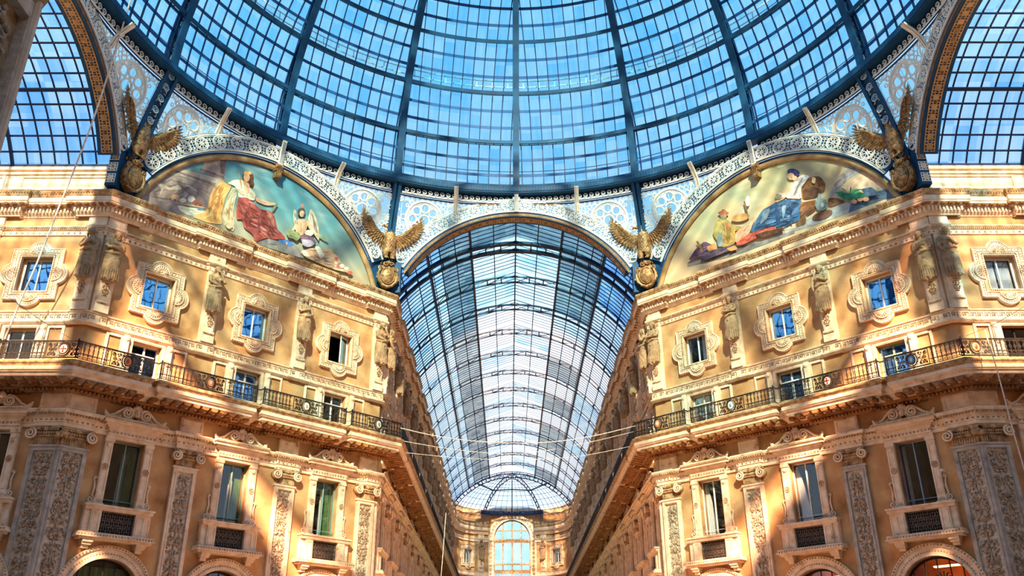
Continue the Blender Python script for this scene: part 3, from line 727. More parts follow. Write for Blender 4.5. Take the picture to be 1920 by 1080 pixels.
def kit_pilaster(rel, hw=.52, vl=True, vr=True, sm=STONE, near=True, voff=0):
    k = Kit(); zt = 10.84; ih = hw - .16
    s = MB().plate(rect(0, hw, 0, zt), [rect(0, ih, 5.1, 10.62)], -.13, .0, sm); s.plate(rect(0, ih + .05, 5.05, 10.67), [rect(0, ih, 5.1, 10.62)], -.155, -.13, sm); s.box(-ih, ih, -.045, 0, 5.1, 10.62, RELIEF)
    s.box(-hw - .05, hw + .05, -.17, 0, 10.76, 10.84, sm); k.add('shaft', s)
    if rel is not None: k.add('relief_panel', rel, T((0, -.045, 0)))
    c = MB().box(-hw + .04, hw - .04, -.13, 0, 10.84, 11.16, STONED)
    for i in range(11): x = (i / 10 - .5) * 2 * (hw - .09); c.tube([(x, -.14, 10.88), (x, -.14, 11.10)], .028, STONED, n=5)
    c.tube([(-hw, -.17, 11.19), (hw, -.17, 11.19)], .045, STONED); c.box(-hw - .10, hw + .10, -.24, 0, 11.47, 11.56, STONED)
    for i in range(9): x = (i / 8 - .5) * 2 * (hw - .16); c.ball((x, -.2, 11.30), (.055, .06, .075), STONED, 6, 5); c.ball((x + .03, -.23, 11.42), (.06, .04, .045), STONED, 6, 4)
    c.ball((0, -.25, 11.45), (.12, .07, .10), STONED); k.add('capital', c, smooth=False)
    for sg, on in ((-1, vl), (1, vr)):
        if on:
            v = MB().spiral((sg * (hw + .03), -.28, 11.26), .23, 2.0, .052, STONE, a0=PI / 2, cw=sg, n=30); v.tube([(sg * (hw + .03), -.24, 11.26), (sg * (hw + .03), 0.0, 11.26)], .19, STONED, n=12); v.tube([(sg * (hw + .02), -.29, 11.48), (sg * (hw - .3), -.26, 11.44)], .05, STONED, n=5); k.add('volute', v, smooth=True)
    b = MB().box(-hw, hw, -.14, 0, 12.26, 12.95, STONE); b.plate(rect(0, hw - .06, 12.34, 12.88), [rect(0, hw - .12, 12.40, 12.82)], -.165, -.14, STONE); k.add('pedestal_block', b)
    return k
KP = [kit_pilaster(m) for m in RELM]; KPG = [kit_pilaster(m, sm=MARBLE) for m in RELM]
KPF = kit_pilaster(RELM[0], near=False)

# ================================================================== statues: half-figures on tapering shafts (origin at the foot, z = 16.56)
def figure(v, m=STATUE):
    rnd = random.Random(v * 7 + 1); mb = MB(); male = v % 2 == 1; O = 1.42
    def e(c, r): mb.ball((c[0], c[1] - .06, c[2] + O), r, m, 12, 9)
    def tb(pts, rr, n=8): mb.tube([(p[0], p[1] - .06, p[2] + O) for p in pts], .1, m, rr=rr, n=n)
    tilt = (-.05, .04, .0, .06)[v % 4]
    # torso, shoulders, neck
    e((0, .0, 1.62), (.29, .19, .31)); e((0, .0, 1.34), (.26, .19, .28)); e((0, .02, 1.05), (.28, .20, .24)); tb([(-.29, .02, 1.82), (0, .03, 1.86), (.29, .02, 1.82)], [.11, .14, .11]); tb([(0, .02, 1.85), (tilt * .6, -.02, 2.02), (tilt, -.03, 2.12)], [.085, .075, .08])
    if male: e((-.11, -.12, 1.70), (.13, .07, .10)); e((.11, -.12, 1.70), (.13, .07, .10))
    else: e((-.11, -.14, 1.66), (.095, .09, .10)); e((.11, -.14, 1.66), (.095, .09, .10))
    # head with a face
    hx = tilt; e((hx, -.05, 2.20), (.135, .15, .170)); e((hx, -.185, 2.18), (.02, .035, .04)); e((hx, -.16, 2.235), (.085, .03, .018)); e((hx, -.165, 2.125), (.04, .025, .016)); e((hx, -.14, 2.07), (.05, .05, .04))
    for s in (-1, 1): e((hx + s * .045, -.165, 2.21), (.018, .012, .012)); e((hx + s * .118, -.02, 2.19), (.02, .03, .04))
    # arms
    def arm(s, el, wr):
        tb([(s * .31, .0, 1.82), el], [.10, .08]); tb([el, wr], [.08, .055]); e(wr, (.05, .05, .06))
        d = (Vector(wr) - Vector(el)).normalized()
        for i in range(4):
            o = Vector((0, -.01, .035 - i * .024)); q = Vector(wr) + o; tb([q, q + d * (.09 - abs(i - 1.5) * .012), q + d * .12 + Vector((0, .03, -.01))], [.016, .014, .010], 5)
        q = Vector(wr); tb([q + Vector((0, 0, .03)), q + Vector((0, -.02, .075)) + d * .04], [.016, .012], 5)
    if v % 4 == 0: arm(-1, (-.37, -.10, 1.48), (.02, -.25, 1.62)); arm(1, (.37, -.10, 1.44), (.0, -.26, 1.30))
    elif v % 4 == 1: arm(-1, (-.36, -.14, 1.50), (.14, -.27, 1.56)); arm(1, (.36, -.14, 1.50), (-.14, -.30, 1.50))
    elif v % 4 == 2: arm(-1, (-.36, -.12, 1.46), (-.02, -.24, 1.36)); arm(1, (.34, -.20, 1.55), (.08, -.22, 1.98))
    else: arm(-1, (-.38, -.05, 1.42), (-.28, -.22, 1.12)); arm(1, (.36, -.12, 1.48), (.02, -.26, 1.66))
    return mb
def drapery(v, m=STATUE):
    rnd = random.Random(v * 13 + 5); mb = MB(); O = 1.42; rings = []
    for z, rx, ry in ((1.42, .25, .19), (1.28, .31, .23), (1.12, .35, .25), (.9, .37, .27), (.6, .36, .27), (.3, .34, .26), (.1, .33, .26), (0, .30, .23)):
        rings.append([(rx * math.cos(2 * PI * j / 20), -.06 + ry * math.sin(2 * PI * j / 20), z + O) for j in range(20)])
    mb.loft(rings, m)
    sx = 1 if v % 2 else -1
    for i in range(8):                                            # folds fanning out of one hip
        x = -.33 + .66 * i / 7; ya = -.355 + abs(x) ** 2 * 1.4; mb.tube([(sx * .19, -.32, 1.18 + O), ((sx * .10 + x) / 2, -.36 + abs(x) * .1, .76 + O), (x, ya, .36 + O), (x, ya + .01, .0 + O + .05 * rnd.random())], .04, m, rr=[.02, .028, .034, .040], n=6)
    mb.tube([(-.35, -.08, 1.30 + O), (-.12, -.32, 1.22 + O), (.12, -.33, 1.30 + O), (.35, -.08, 1.34 + O)], .06, m, n=8)
    mb.tube([(-.36, -.10, 1.12 + O), (0, -.345, .98 + O), (.36, -.12, 1.14 + O)], .04, m, n=8)
    if v % 4 in (0, 2): mb.tube([(-.28, -.05, 1.86 + O), (-.05, -.26, 1.6 + O), (.26, -.16, 1.28 + O)], .05, m, rr=[.05, .06, .05], n=7)
    mb.tube([(-.12, -.26, .12 + O), (-.08, -.30, -.04 + O), (0, -.27, -.12 + O)], .07, m, rr=[.07, .08, .03], n=7); mb.ball((.10, -.27, .02 + O), (.09, .08, .12), m, 8, 6)
    return mb
def hair(v, m=STATUE):
    mb = MB(); O = 1.42; hx = (-.05, .04, .0, .06)[v % 4]; rnd = random.Random(v)
    mb.ball((hx, -.05, 2.27 + O), (.15, .15, .13), m, 10, 7)
    for i in range(14):
        a = PI * (i / 13) * 1.2 - .3; mb.ball((hx + .145 * math.cos(a), -.12 + .03 * rnd.random(), 2.22 + O + .12 * math.sin(a)), .045, m, 6, 5)
    for s in (-1, 1): mb.tube([(hx + s * .13, -.06, 2.2 + O), (hx + s * .16, -.03, 2.05 + O), (hx + s * .13, -.02, 1.92 + O)], .05, m, rr=[.06, .055, .03])
    if v % 2: 
        for i in range(7): x = (i - 3) * .026; mb.tube([(hx + x, -.17, 2.09 + O), (hx + x * .8, -.20, 1.98 + O - .02 * (3 - abs(i - 3)))], .026, m, rr=[.028, .012], n=5)
    return mb
FIG = [fuse(figure(v), .018, 1) for v in range(4)]; DRP = [fuse(drapery(v), .019, 1) for v in range(4)]; HAI = [fuse(hair(v), .019, 1) for v in range(4)]
def kit_statue(v):
    k = Kit(); k.add('figure', FIG[v], T((0, -.26, 0))); k.add('drapery', DRP[v], T((0, -.26, 0))); k.add('hair', HAI[v], T((0, -.26, 0)))
    s = MB()
    for z0, z1, w0, w1, e0, e1 in ((.50, 1.60, .21, .27, .24, .30),):
        s.loft([[(-w0, -e0, z0), (w0, -e0, z0), (w0, 0, z0), (-w0, 0, z0)], [(-w1, -e1, z1), (w1, -e1, z1), (w1, 0, z1), (-w1, 0, z1)]], STONE)
        s.loft([[(-w0 + .05, -e0 - .02, z0 + .05), (w0 - .05, -e0 - .02, z0 + .05), (w0 - .05, -e0, z0 + .05), (-w0 + .05, -e0, z0 + .05)], [(-w1 + .05, -e1 - .02, z1 - .05), (w1 - .05, -e1 - .02, z1 - .05), (w1 - .05, -e1, z1 - .05), (-w1 + .05, -e1, z1 - .05)]], STONE)
    s.box(-.27, .27, -.30, 0, .44, .52, STONE); s.box(-.30, .30, -.27, 0, 0, .44, STONE); s.box(-.25, .25, -.31, 0, .38, .44, STONED)
    k.add('tapering_shaft', s)
    b = MB().box(-.36, .36, -.10, 0, 0, 3.58, STONE); b.box(-.40, .40, -.12, 0, 4.04, 4.50, STONE); b.plate(rect(0, .34, 4.10, 4.46), [rect(0, .28, 4.16, 4.40)], -.135, -.12, STONE); b.box(-.44, .44, -.24, 0, 3.96, 4.06, STONE); k.add('backing_pilaster', b)
    g = MB()
    for z, w in ((1.30, .06), (1.20, .10), (1.12, .12), (1.03, .07), (.95, .12), (.87, .09), (.78, .05)): 
        for x in (-w, 0, w): g.ball((x, -.31 + (1.4 - z) * .04, z), (.042, .045, .038), STONED, 6, 5)
    k.add('fruit_garland', g, smooth=True); return k
KS = [kit_statue(v) for v in range(4)]

# ================================================================== eagles (origin at the foot of the shield, z = 22.4, facing -y)
def eagle_parts(turn):
    b = MB(); m = BRONZE
    b.ball((0, -.10, 2.55), (.34, .34, .58), m, 14, 10); b.ball((0, -.16, 2.85), (.36, .33, .36), m, 12, 8); b.tube([(0, -.10, 3.0), (turn * .05, -.16, 3.25), (turn * .12, -.22, 3.42)], .2, m, rr=[.30, .24, .20], n=10)
    hx, hy, hz = turn * .16, -.26, 3.52; b.ball((hx, hy, hz), (.22, .22, .19), m, 10, 8)
    b.tube([(hx + turn * .14, hy - .08, hz), (hx + turn * .30, hy - .14, hz + .01), (hx + turn * .38, hy - .16, hz - .12)], .05, m, rr=[.10, .07, .015], n=6); b.tube([(hx + turn * .06, hy - .12, hz + .06), (hx + turn * .16, hy - .14, hz + .05)], .03, m, n=5)
    for s in (-1, 1):
        b.tube([(s * .16, -.10, 2.35), (s * .20, -.24, 2.0), (s * .16, -.24, 1.72)], .2, m, rr=[.22, .19, .09], n=9)
        for f in (-1, 0, 1): b.tube([(s * .16, -.24, 1.74), (s * .16 + f * .08, -.36, 1.72), (s * .16 + f * .11, -.42, 1.60)], .04, m, rr=[.05, .045, .015], n=5)
    for row in range(11):
        z = 2.05 + row * .11; w = .34 - abs(row - 6) * .012
        for i in range(8): a = -PI / 2 + (i - 3.5 + .5 * (row % 2)) * .34; b.ball((w * math.cos(a), -.13 + w * .98 * math.sin(a), z), (.055, .055, .085), m, 6, 4)
    for row in range(4):
        for i in range(6): a = -PI / 2 + (i - 2.5) * .5; b.ball((turn * .1 + .17 * math.cos(a), -.18 + .17 * math.sin(a), 3.18 + row * .07), (.04, .04, .06), m, 5, 4)
    tail = MB()
    for i in range(5): x = (i - 2) * .11; tail.tube([(x * .6, .06, 2.2), (x, .12, 1.8), (x * 1.5, .08, 1.45)], .07, m, rr=[(.05, .03), (.075, .03), (.04, .02)], n=6, up=(0, 1, 0))
    return b, tail
def wing(s):
    mb = MB(); m = BRONZE; S = Vector((.26, .0, 2.90)); W_ = Vector((.72, .06, 3.22)); TP = Vector((1.02, .10, 3.55))
    def feather(p, a, l, w, y):
        d = Vector((math.cos(a), 0, math.sin(a))); n = Vector((-d.z, 0, d.x)); q = Vector((p.x, y, p.z))
        pts = [q, q + d * l * .35 + Vector((0, .0, 0)), q + d * l * .8 + Vector((0, .03, 0)), q + d * l + Vector((0, .05, 0))]
        mb.tube(pts, w, m, rr=[(w * .7, .022), (w, .030), (w * .8, .024), (w * .12, .010)], n=6, up=(0, 1, 0)); mb.tube([p_ + Vector((0, -.028, 0)) for p_ in pts[:3]], .012, m, n=4)
    mb.tube([S, W_, TP], .1, m, rr=[.17, .12, .07], n=8)
    for i in range(10):                                            # long outer feathers
        t = i / 9; p = TP.lerp(W_, t * 1.0); feather(p, R(50 - 78 * t), 1.02 - .28 * t, .085, .10 - .008 * i)
    for i in range(8):                                             # inner feathers hanging by the body
        t = i / 7; p = W_.lerp(S, t); feather(p, R(-32 - 50 * t), .78 - .1 * t, .085, .06 - .006 * i)
    for i in range(15):                                            # short cover feathers in two rows
        t = i / 14; p = TP.lerp(W_, min(1, t * 2)) if t < .5 else W_.lerp(S, t * 2 - 1); feather(p, R(44 - 120 * t), .44, .07, -.03)
    for i in range(13):
        t = i / 12; p = TP.lerp(W_, min(1, t * 2)) if t < .5 else W_.lerp(S, t * 2 - 1); feather(p, R(36 - 112 * t), .24, .055, -.08)
    mb.v = [(x, y - .46 * max(0, x - .1) - .04, z) for x, y, z in mb.v]
    if s < 0: mb.xf(Matrix.Scale(-1, 4, (1, 0, 0)))
    return mb
WNG = {s: wing(s).mesh('wing', True) for s in (-1, 1)}
def shield():
    m = BRONZE; mb = MB()
    out_ = [(-.46, .95), (-.50, .62), (-.40, .32), (-.20, .10), (0, 0), (.20, .10), (.40, .32), (.50, .62), (.46, .95), (.34, 1.22), (.16, 1.36), (0, 1.32), (-.16, 1.36), (-.34, 1.22)]
    mb.plate(out_, [], -.22, .10, m, back=True)
    for s in (-1, 1):
        mb.tube([(s * .18, -.24, .1), (s * .44, -.26, .34), (s * .52, -.26, .70), (s * .42, -.28, .98)], .07, m, rr=[.05, .08, .08, .06]); mb.spiral((s * .40, -.27, 1.08), .14, 1.4, .045, m, a0=-PI / 2, cw=s, n=16); mb.spiral((s * .50, -.25, .52), .10, 1.2, .04, m, a0=PI / 2, cw=-s, n=12)
        mb.spiral((s * .16, -.27, 1.36), .13, 1.3, .045, m, a0=0, cw=s, n=14)
    mb.tube([(-.3, -.22, .16), (0, -.30, .0), (.3, -.22, .16)], .06, m); mb.ball((0, -.25, 1.42), (.16, .12, .12), m)
    boss = MB(); boss.ball((0, -.22, .68), (.33, .16, .44), m, 20, 14); boss.ring((0, -.26, .68), .35, .035, m, 24, ry=.46)
    cr = MB(); cr.tube([(0, -.33, .28), (0, -.40, .68), (0, -.33, 1.08)], .05, m, n=4, rr=[(.05, .02)] * 3, up=(0, 1, 0)); cr.tube([(-.30, -.31, .68), (0, -.40, .68), (.30, -.31, .68)], .05, m, n=4, rr=[(.05, .02)] * 3, up=(0, 1, 0))
    return mb, boss, cr
SHM, SHB, SHC = shield()
def kit_eagle(turn):
    k = Kit(); b, tail = eagle_parts(turn); k.add('eagle_body', fuse(b, .028, 1)); k.add('tail', tail, smooth=True)
    k.add('wing', WNG[-1]); k.add('wing', WNG[1]); k.add('shield', SHM.mesh('shield', False), kids=[('boss', SHB.mesh('boss', True)), ('cross', SHC)]); return k
KE = {t: kit_eagle(t) for t in (-1, 1)}

# ================================================================== balcony railing pieces (origin at the foot, z = 14.0)
def baluster():
    m = IRON; b = MB().box(-.013, .013, -.013, .013, .02, .72, m); b.ring((0, 0, .66), .045, .013, m, 9, tn=4); b.ring((.075, 0, .66), .028, .010, m, 7, tn=4); b.ball((0, 0, .60), (.026, .026, .02), m, 6, 4); b.ball((0, 0, .30), (.03, .03, .022), m, 6, 4)
    for s in (-1, 1): b.spiral((s * .046, 0, .20), .046, 1.2, .014, m, a0=0 if s > 0 else PI, cw=s, n=9, tn=4); b.spiral((s * .046, 0, .09), .042, 1.1, .014, m, a0=PI / 2, cw=-s, n=8, tn=4)
    for s in (-1, 1): b.tube([(s * .01, 0, .34), (s * .05, 0, .42), (s * .012, 0, .5)], .010, m, n=4)
    return b.mesh('baluster')
BALU = baluster()
def medallion_panel():
    m = IRON; b = MB(); b.plate(rect(0, .70, .03, .71), [rect(0, .675, .055, .685)], -.015, .015, m); b.ring((0, 0, .37), .22, .028, m, 18, ry=.27); b.ring((0, 0, .37), .27, .014, m, 18, ry=.32)
    for s in (-1, 1):
        for x, z, r_, c in ((.36, .56, .09, 1), (.36, .17, .10, -1), (.35, .37, .07, 1), (.55, .55, .09, -1), (.55, .18, .09, 1), (.52, .37, .07, -1)): b.spiral((s * x, 0, z), r_, 1.7, .020, m, a0=PI / 2, cw=s * c, n=14, tn=4)
        b.spiral((s * .20, 0, .635), .055, 1.3, .014, m, n=10, tn=4); b.spiral((s * .20, 0, .10), .055, 1.3, .014, m, n=10, tn=4); b.tube([(s * .62, 0, .08), (s * .44, 0, .36), (s * .62, 0, .66)], .016, m, n=4); b.tube([(s * .28, 0, .08), (s * .44, 0, .36), (s * .28, 0, .66)], .016, m, n=4)
        for q in range(6): b.ball((s * (.30 + q * .06), 0, .37 + .22 * (-1) ** q), (.028, .012, .045), m, 6, 4)
    return b
def medallion(c1, c2, plain=False):
    b = MB(); b.ball((0, -.03, .37), (.155, .035, .20), c1, 18, 8); b.ring((0, -.035, .37), .165, .020, IRON, 18, ry=.21)
    if not plain: b.box(-.026, .026, -.068, -.05, .23, .51, c2); b.box(-.115, .115, -.068, -.05, .35, .40, c2)
    else: b.ball((0, -.05, .37), (.075, .03, .11), c2, 8, 6)
    return b
MEDP = medallion_panel().mesh('medallion_panel'); MEDS = {'rw': medallion(ENAM, RED).mesh('medallion', True), 'o': medallion(OENAM, ENAM, True).mesh('medallion', True), 'ow': medallion(ENAM, OENAM, True).mesh('medallion', True), 'b': medallion(BENAM, ENAM, True).mesh('medallion', True), 'g': medallion(ENAM, BENAM, True).mesh('medallion', True), 't': medallion(OENAM, RED, True).mesh('medallion', True)}
POSTM = MB().box(-.025, .025, -.025, .025, 0, .78, IRON).ball((0, 0, .80), (.035, .035, .03), IRON, 6, 4).mesh('post')
def railing(name, runs, label, group, meds=(), step=.175, detail=True):
    """runs: [(p0, p1)] in plan, seen from inside left to right"""
    c = runs[len(runs) // 2][0]; root = empty(name, T((c.x, c.y, 14.0)), label, 'railing', group); k = 0; inv = T((-c.x, -c.y, 0))
    hr = MB(); posts = []
    for p, q in runs:
        d = q - p; l = d.length; a = math.atan2(d.y, d.x)
        for z, w, h in ((.735, .05, .03), (.02, .04, .025), (.655 if not detail else .70, .016, .012), (.25, .014, .012)):
            hr.bar([(p.x - c.x, p.y - c.y, z), (q.x - c.x, q.y - c.y, z)], w, h, IRON, up=(0, 0, 1))
        M0 = T((p.x - c.x, p.y - c.y, 0)) @ Matrix.Rotation(a, 4, 'Z')
        if l < .4: continue
        for t in (0, l): obj('post', POSTM, root, M0 @ T((t, 0, 0)))
        med = None
        for mc, kind in meds:
            t = (Vector(mc) - p).dot(d) / l
            if 0 < t < l and abs((Vector(mc) - p).cross(d) / l) < .3: med = (t, kind)
        if med:
            o = obj('medallion_panel', MEDP, root, M0 @ T((med[0], 0, 0))); obj('medallion', MEDS[med[1]], o)
        n = int(l / step)
        row = MB()
        for i in range(n):
            t = l * (i + .5) / n
            if med and abs(t - med[0]) < .76: continue
            if detail: obj('baluster', BALU, root, M0 @ T((t, 0, 0)))
            else:
                s0 = len(row.v); row.box(-.012, .012, -.012, .012, 0, .74, IRON); row.ring((0, 0, .16), .06, .014, IRON, 6, tn=3); row.ring((0, 0, .60), .045, .012, IRON, 6, tn=3); row.xf(M0 @ T((t, 0, 0)), s0)
        if not detail and row.v: obj('baluster_row', row, root)
    obj('handrail', hr, root); return root
# ================================================================== placing the facades
ORD = ['first', 'second', 'third', 'fourth', 'fifth', 'sixth', 'seventh', 'eighth', 'ninth', 'tenth', 'eleventh', 'twelfth', 'thirteenth', 'fourteenth']
nwin = 0
def put_window(kit, M, label):
    global nwin
    nwin += 1; return kit.put('window_%d' % nwin, M, label, 'window', None, 'structure')
KU = {'a': kit_upper(), 'tied': kit_upper('tied'), 'full': kit_upper('full', pane=PANED), 'half': kit_upper('half'), 'open': kit_upper(opened=True), 'dark': kit_upper('half', pane=PANED)}
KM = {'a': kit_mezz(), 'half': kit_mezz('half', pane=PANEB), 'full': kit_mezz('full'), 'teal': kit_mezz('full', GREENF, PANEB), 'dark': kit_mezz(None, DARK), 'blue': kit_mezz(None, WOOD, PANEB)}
KL = {'green': kit_lower('green', GREENF), 'white': kit_lower('white'), 'strips': kit_lower('strips', BLUEF), 'a': kit_lower()}
KA = {'a': kit_arch(), 'lit': kit_arch(True)}
ZU, ZM, ZL = 18.26, 14.0, 8.80
# diagonal walls; bays listed from the far arm outwards
DESC = ['nearest the far arcade', 'in the middle bay', 'in the outer bay']
UP = {-1: [('open', 'standing open onto a dark room'), ('half', 'with blue glass and a pale blind behind'), ('a', 'with bright blue reflections')],
      1: [('dark', 'with dark glass and a white curtain edge'), ('a', 'with bright blue reflections'), ('tied', 'with two knotted white curtains')]}
MZ = {-1: ['a', 'blue', 'a'], 1: ['blue', 'a', 'teal']}
LO = {-1: ['green', 'green', 'green'], 1: ['white', 'white', 'strips']}
for side, Mw in ((-1, W_NW), (1, W_NE)):
    w = SIDES[side]
    for i in range(3):
        u = WD[i] * side; 
        put_window(KU[UP[side][i][0]], Mw @ T((u, 0, ZU)), 'square window in a shell-lobed stone frame on the %s diagonal wall, %s, %s' % (w, DESC[i], UP[side][i][1]))
        put_window(KM[MZ[side][i]], Mw @ T((u, 0, ZM)), 'low window behind the balcony rail on the %s diagonal wall, %s' % (w, DESC[i]))
        put_window(KL[LO[side][i]], Mw @ T((u, 0, ZL)), 'tall pedimented window on the %s diagonal wall, %s, with %s' % (w, DESC[i], {'green': 'a green curtain', 'white': 'a white curtain pulled aside', 'strips': 'blue sash bars'}[LO[side][i]]))
        a = KA['lit' if side > 0 else 'a'].put('shop_arch', Mw @ T((u, 0, 0)), 'round shop arch, %s, in the %s diagonal wall, %s' % ('lit orange inside' if side > 0 else 'pale curtain behind glass', w, DESC[i]), 'arch', 'shop arches of the diagonal walls')
    for i, s in enumerate(PILD):
        u = (s - LD / 2) * side
        (KP if (i == 0 or side < 0) else KPG)[i * 2 + (side > 0)].put('pilaster', Mw @ T((u, 0, 0)), 'carved pilaster on the %s diagonal wall, the free-standing one %s' % (w, ['nearer the far arcade', 'nearer the side arm'][i]), 'pilaster', 'carved pilasters of the main storey')
        KS[(i * 2 + (0 if side < 0 else 1)) % 4].put('statue', Mw @ T((u, 0, 16.56)), 'draped stone half-figure on the %s diagonal wall, single figure %s' % (w, ['nearer the far arcade', 'nearer the side arm'][i]), 'statue', 'stone half-figures under the cornice')
    # corner figures and pilasters
    KS[2 if side < 0 else 1].put('statue', Mw @ T(((.40 - LD / 2) * side, 0, 16.56)), 'draped stone half-figure at the %s corner of the far arcade, facing the dome' % w, 'statue', 'stone half-figures under the cornice')
    KS[1 if side < 0 else 0].put('statue', Mw @ T(((LD - .39 - LD / 2) * side, 0, 16.56)), 'draped stone half-figure of the %s outer corner pair, the one nearer the mural' % w, 'statue', 'stone half-figures under the cornice')
    KP[1 if side < 0 else 3].put('pilaster', Mw @ T(((.58 - LD / 2) * side, 0, 0)), 'carved pilaster at the %s corner of the far arcade' % w, 'pilaster', 'carved pilasters of the main storey')
    # left corner: the arm face is to the left, its outer end is on the left
    arm = kit_pilaster(RELW[1], .56, vl=side < 0, vr=side > 0, sm=MARBLE); dia = kit_pilaster(RELW[0], .56, vl=side > 0, vr=side < 0, sm=MARBLE)
    dr = dia.put('pilaster', Mw @ T(((LD / 2 - .50) * side, 0, 0)), 'grey-framed carved pilaster of the %s outer corner, on the diagonal face' % w, 'pilaster', 'carved pilasters of the main storey')
    lf = MB(); lf.ball((side * .50, -.22, 11.28), (.20, .16, .15), STONED, 12, 8); lf.ball((side * .50, -.30, 11.42), (.15, .10, .10), STONED, 10, 6)
    for q in (-.22, -.1, .1, .22): lf.ball((side * .50 + q, -.24, 11.20), (.07, .08, .11), STONED, 8, 6)
    obj('corner_leaf', lf.mesh('corner_leaf', True), dr)
    Ma = M_W(side * RO)
    arm.put('pilaster', Ma @ T((.50 * side, 0, 0)), 'grey-framed carved pilaster of the %s outer corner, on the side arm face' % w, 'pilaster', 'carved pilasters of the main storey')
    KS[0 if side < 0 else 3].put('statue', Ma @ T((.39 * side, 0, 16.56)), 'draped stone half-figure of the %s outer corner pair, the one nearer the side arm' % w, 'statue', 'stone half-figures under the cornice')
    # side arm bays
    for i, x in enumerate(AX[:3]):
        put_window(KU['a' if side < 0 else 'full'], Ma @ T((x * side, 0, ZU)), 'square window in a shell-lobed frame on the %s side arm wall, %s from the corner%s' % (w, ORD[i], ', with white curtains' if side > 0 else ''))
        put_window(KM['half' if side < 0 else 'dark'], Ma @ T((x * side, 0, ZM)), 'low window behind the balcony on the %s side arm wall, %s from the corner' % (w, ORD[i]))
        put_window(KL['a'], Ma @ T((x * side, 0, ZL)), 'tall pedimented window on the %s side arm wall, %s from the corner' % (w, ORD[i]))
        KA['a'].put('shop_arch', Ma @ T((x * side, 0, 0)), 'round shop arch in the %s side arm, %s from the corner' % (w, ORD[i]), 'arch', 'shop arches of the side arms')
    for i, x in enumerate(ARMX[:2]):
        KS[i].put('statue', Ma @ T(((x - RO) * side, 0, 16.56)), 'draped stone half-figure on the %s side arm wall, %s from the corner' % (w, ORD[i]), 'statue', 'stone half-figures of the side arms')
        KPF.put('pilaster', Ma @ T(((x - RO) * side, 0, 0)), 'carved pilaster on the %s side arm wall, %s from the corner' % (w, ORD[i]), 'pilaster', 'carved pilasters of the side arms')
# the far arm: every bay on both sides
for side, Mf in ((-1, M_NL), (1, M_NR)):
    w = SIDES[side]
    KS[3 if side < 0 else 2].put('statue', Mf(RO + .40) , 'draped stone half-figure just round the %s corner, facing across the far arcade' % w, 'statue', 'stone half-figures of the far arcade').location.z = 16.56
    KP[2].put('pilaster', Mf(RO + .58), 'carved pilaster just round the %s corner, inside the far arcade' % w, 'pilaster', 'pilasters of the far arcade')
    for i, y in enumerate(NAC):
        put_window(KU['a'], Mf(y) @ T((0, 0, ZU)), 'square lobed window on the %s wall of the far arcade, %s bay from the dome' % (w, ORD[i]))
        put_window(KM['a'], Mf(y) @ T((0, 0, ZM)), 'low window behind the balcony on the %s wall of the far arcade, %s bay from the dome' % (w, ORD[i]))
        put_window(KL['strips' if i % 3 == 1 else 'a'], Mf(y) @ T((0, 0, ZL)), 'tall pedimented window on the %s wall of the far arcade, %s bay from the dome' % (w, ORD[i]))
        if i < 4: KA['a'].put('shop_arch', Mf(y), 'round shop arch on the %s of the far arcade, %s bay from the dome' % (w, ORD[i]), 'arch', 'shop arches of the far arcade')
    for i in range(NBAY - 1):
        y = 22.7 + BAY * i
        KS[(i * 3 + (side > 0)) % 4].put('statue', Mf(y) @ T((0, 0, 16.56)), 'draped stone half-figure on the %s wall of the far arcade, %s from the corner figure' % (w, ORD[i]), 'statue', 'stone half-figures of the far arcade')
        KP[i % 4].put('pilaster', Mf(y), 'carved pilaster on the %s wall of the far arcade, %s from the corner one' % (w, ORD[i]), 'pilaster', 'pilasters of the far arcade')
# railings follow the stepped edge of the slab
for side in (-1, 1):
    w = SIDES[side]; pb = facade_path(side, .30, 1.3, 1.62); o = offs(pb, .96, side)
    segs = list(zip(o, o[1:]));
    if side > 0: segs = [(b, a) for a, b in segs]
    def pick(f): return [s for s in segs if f((s[0] + s[1]) / 2)]
    dg_ = pick(lambda m: m.y > 6.2 and m.y < RO - .9 and abs(m.x) < RO - .45 and abs(m.x) > HW - 1.35)
    sideruns = pick(lambda m: abs(m.x) > RO - .45)
    n1 = Vector((1, -1)).normalized()
    def dp(s_):   # a point of the diagonal railing line at distance s_ from the front corner
        p = Vector((-HW, RO)) + Vector((-1, -1)).normalized() * s_ + n1 * 1.26; return Vector((p.x if side < 0 else -p.x, p.y))
    kinds = ['g', 'ow', 'o', 't'] if side < 0 else ['o', 'g', 'rw', 'b']
    railing('balcony_railing', dg_, 'black wrought-iron balcony railing with enamel medallions along the %s diagonal wall' % w, 'balcony railings', [(dp(.95), kinds[0]), (dp(PILD[0]), kinds[1]), (dp(PILD[1]), kinds[2]), (dp(LD - 1.5), kinds[3])])
    cp = Vector((side * (RO + .0), HW - 1.26))
    railing('balcony_railing', sideruns, 'black wrought-iron balcony railing along the %s side arm' % w, 'balcony railings', [(cp, 'rw' if side < 0 else 't')])
    fr = [s for s in segs if (s[0] + s[1])[1] / 2 >= RO - .9 and (s[0] + s[1])[1] / 2 < 84]
    fr.sort(key=lambda s: (s[0] + s[1])[1])
    k = 0; cur = []
    for b in range(NBAY):
        y0 = RO - .9 if b == 0 else 22.7 + BAY * (b - 1) + 1.9; y1 = 22.7 + BAY * b + 1.9
        rs = [s for s in fr if y0 <= (s[0] + s[1])[1] / 2 < y1]
        meds = [(Vector((side * (HW - 1.26), 22.7 + BAY * b)), 'o')] if b < 4 else []
        if rs: railing('balcony_railing', rs, 'dark balcony railing on the %s wall of the far arcade, %s bay from the dome' % (w, ORD[b]), 'balcony railings of the far arcade', meds, step=.2 if b < 3 else .3, detail=False)
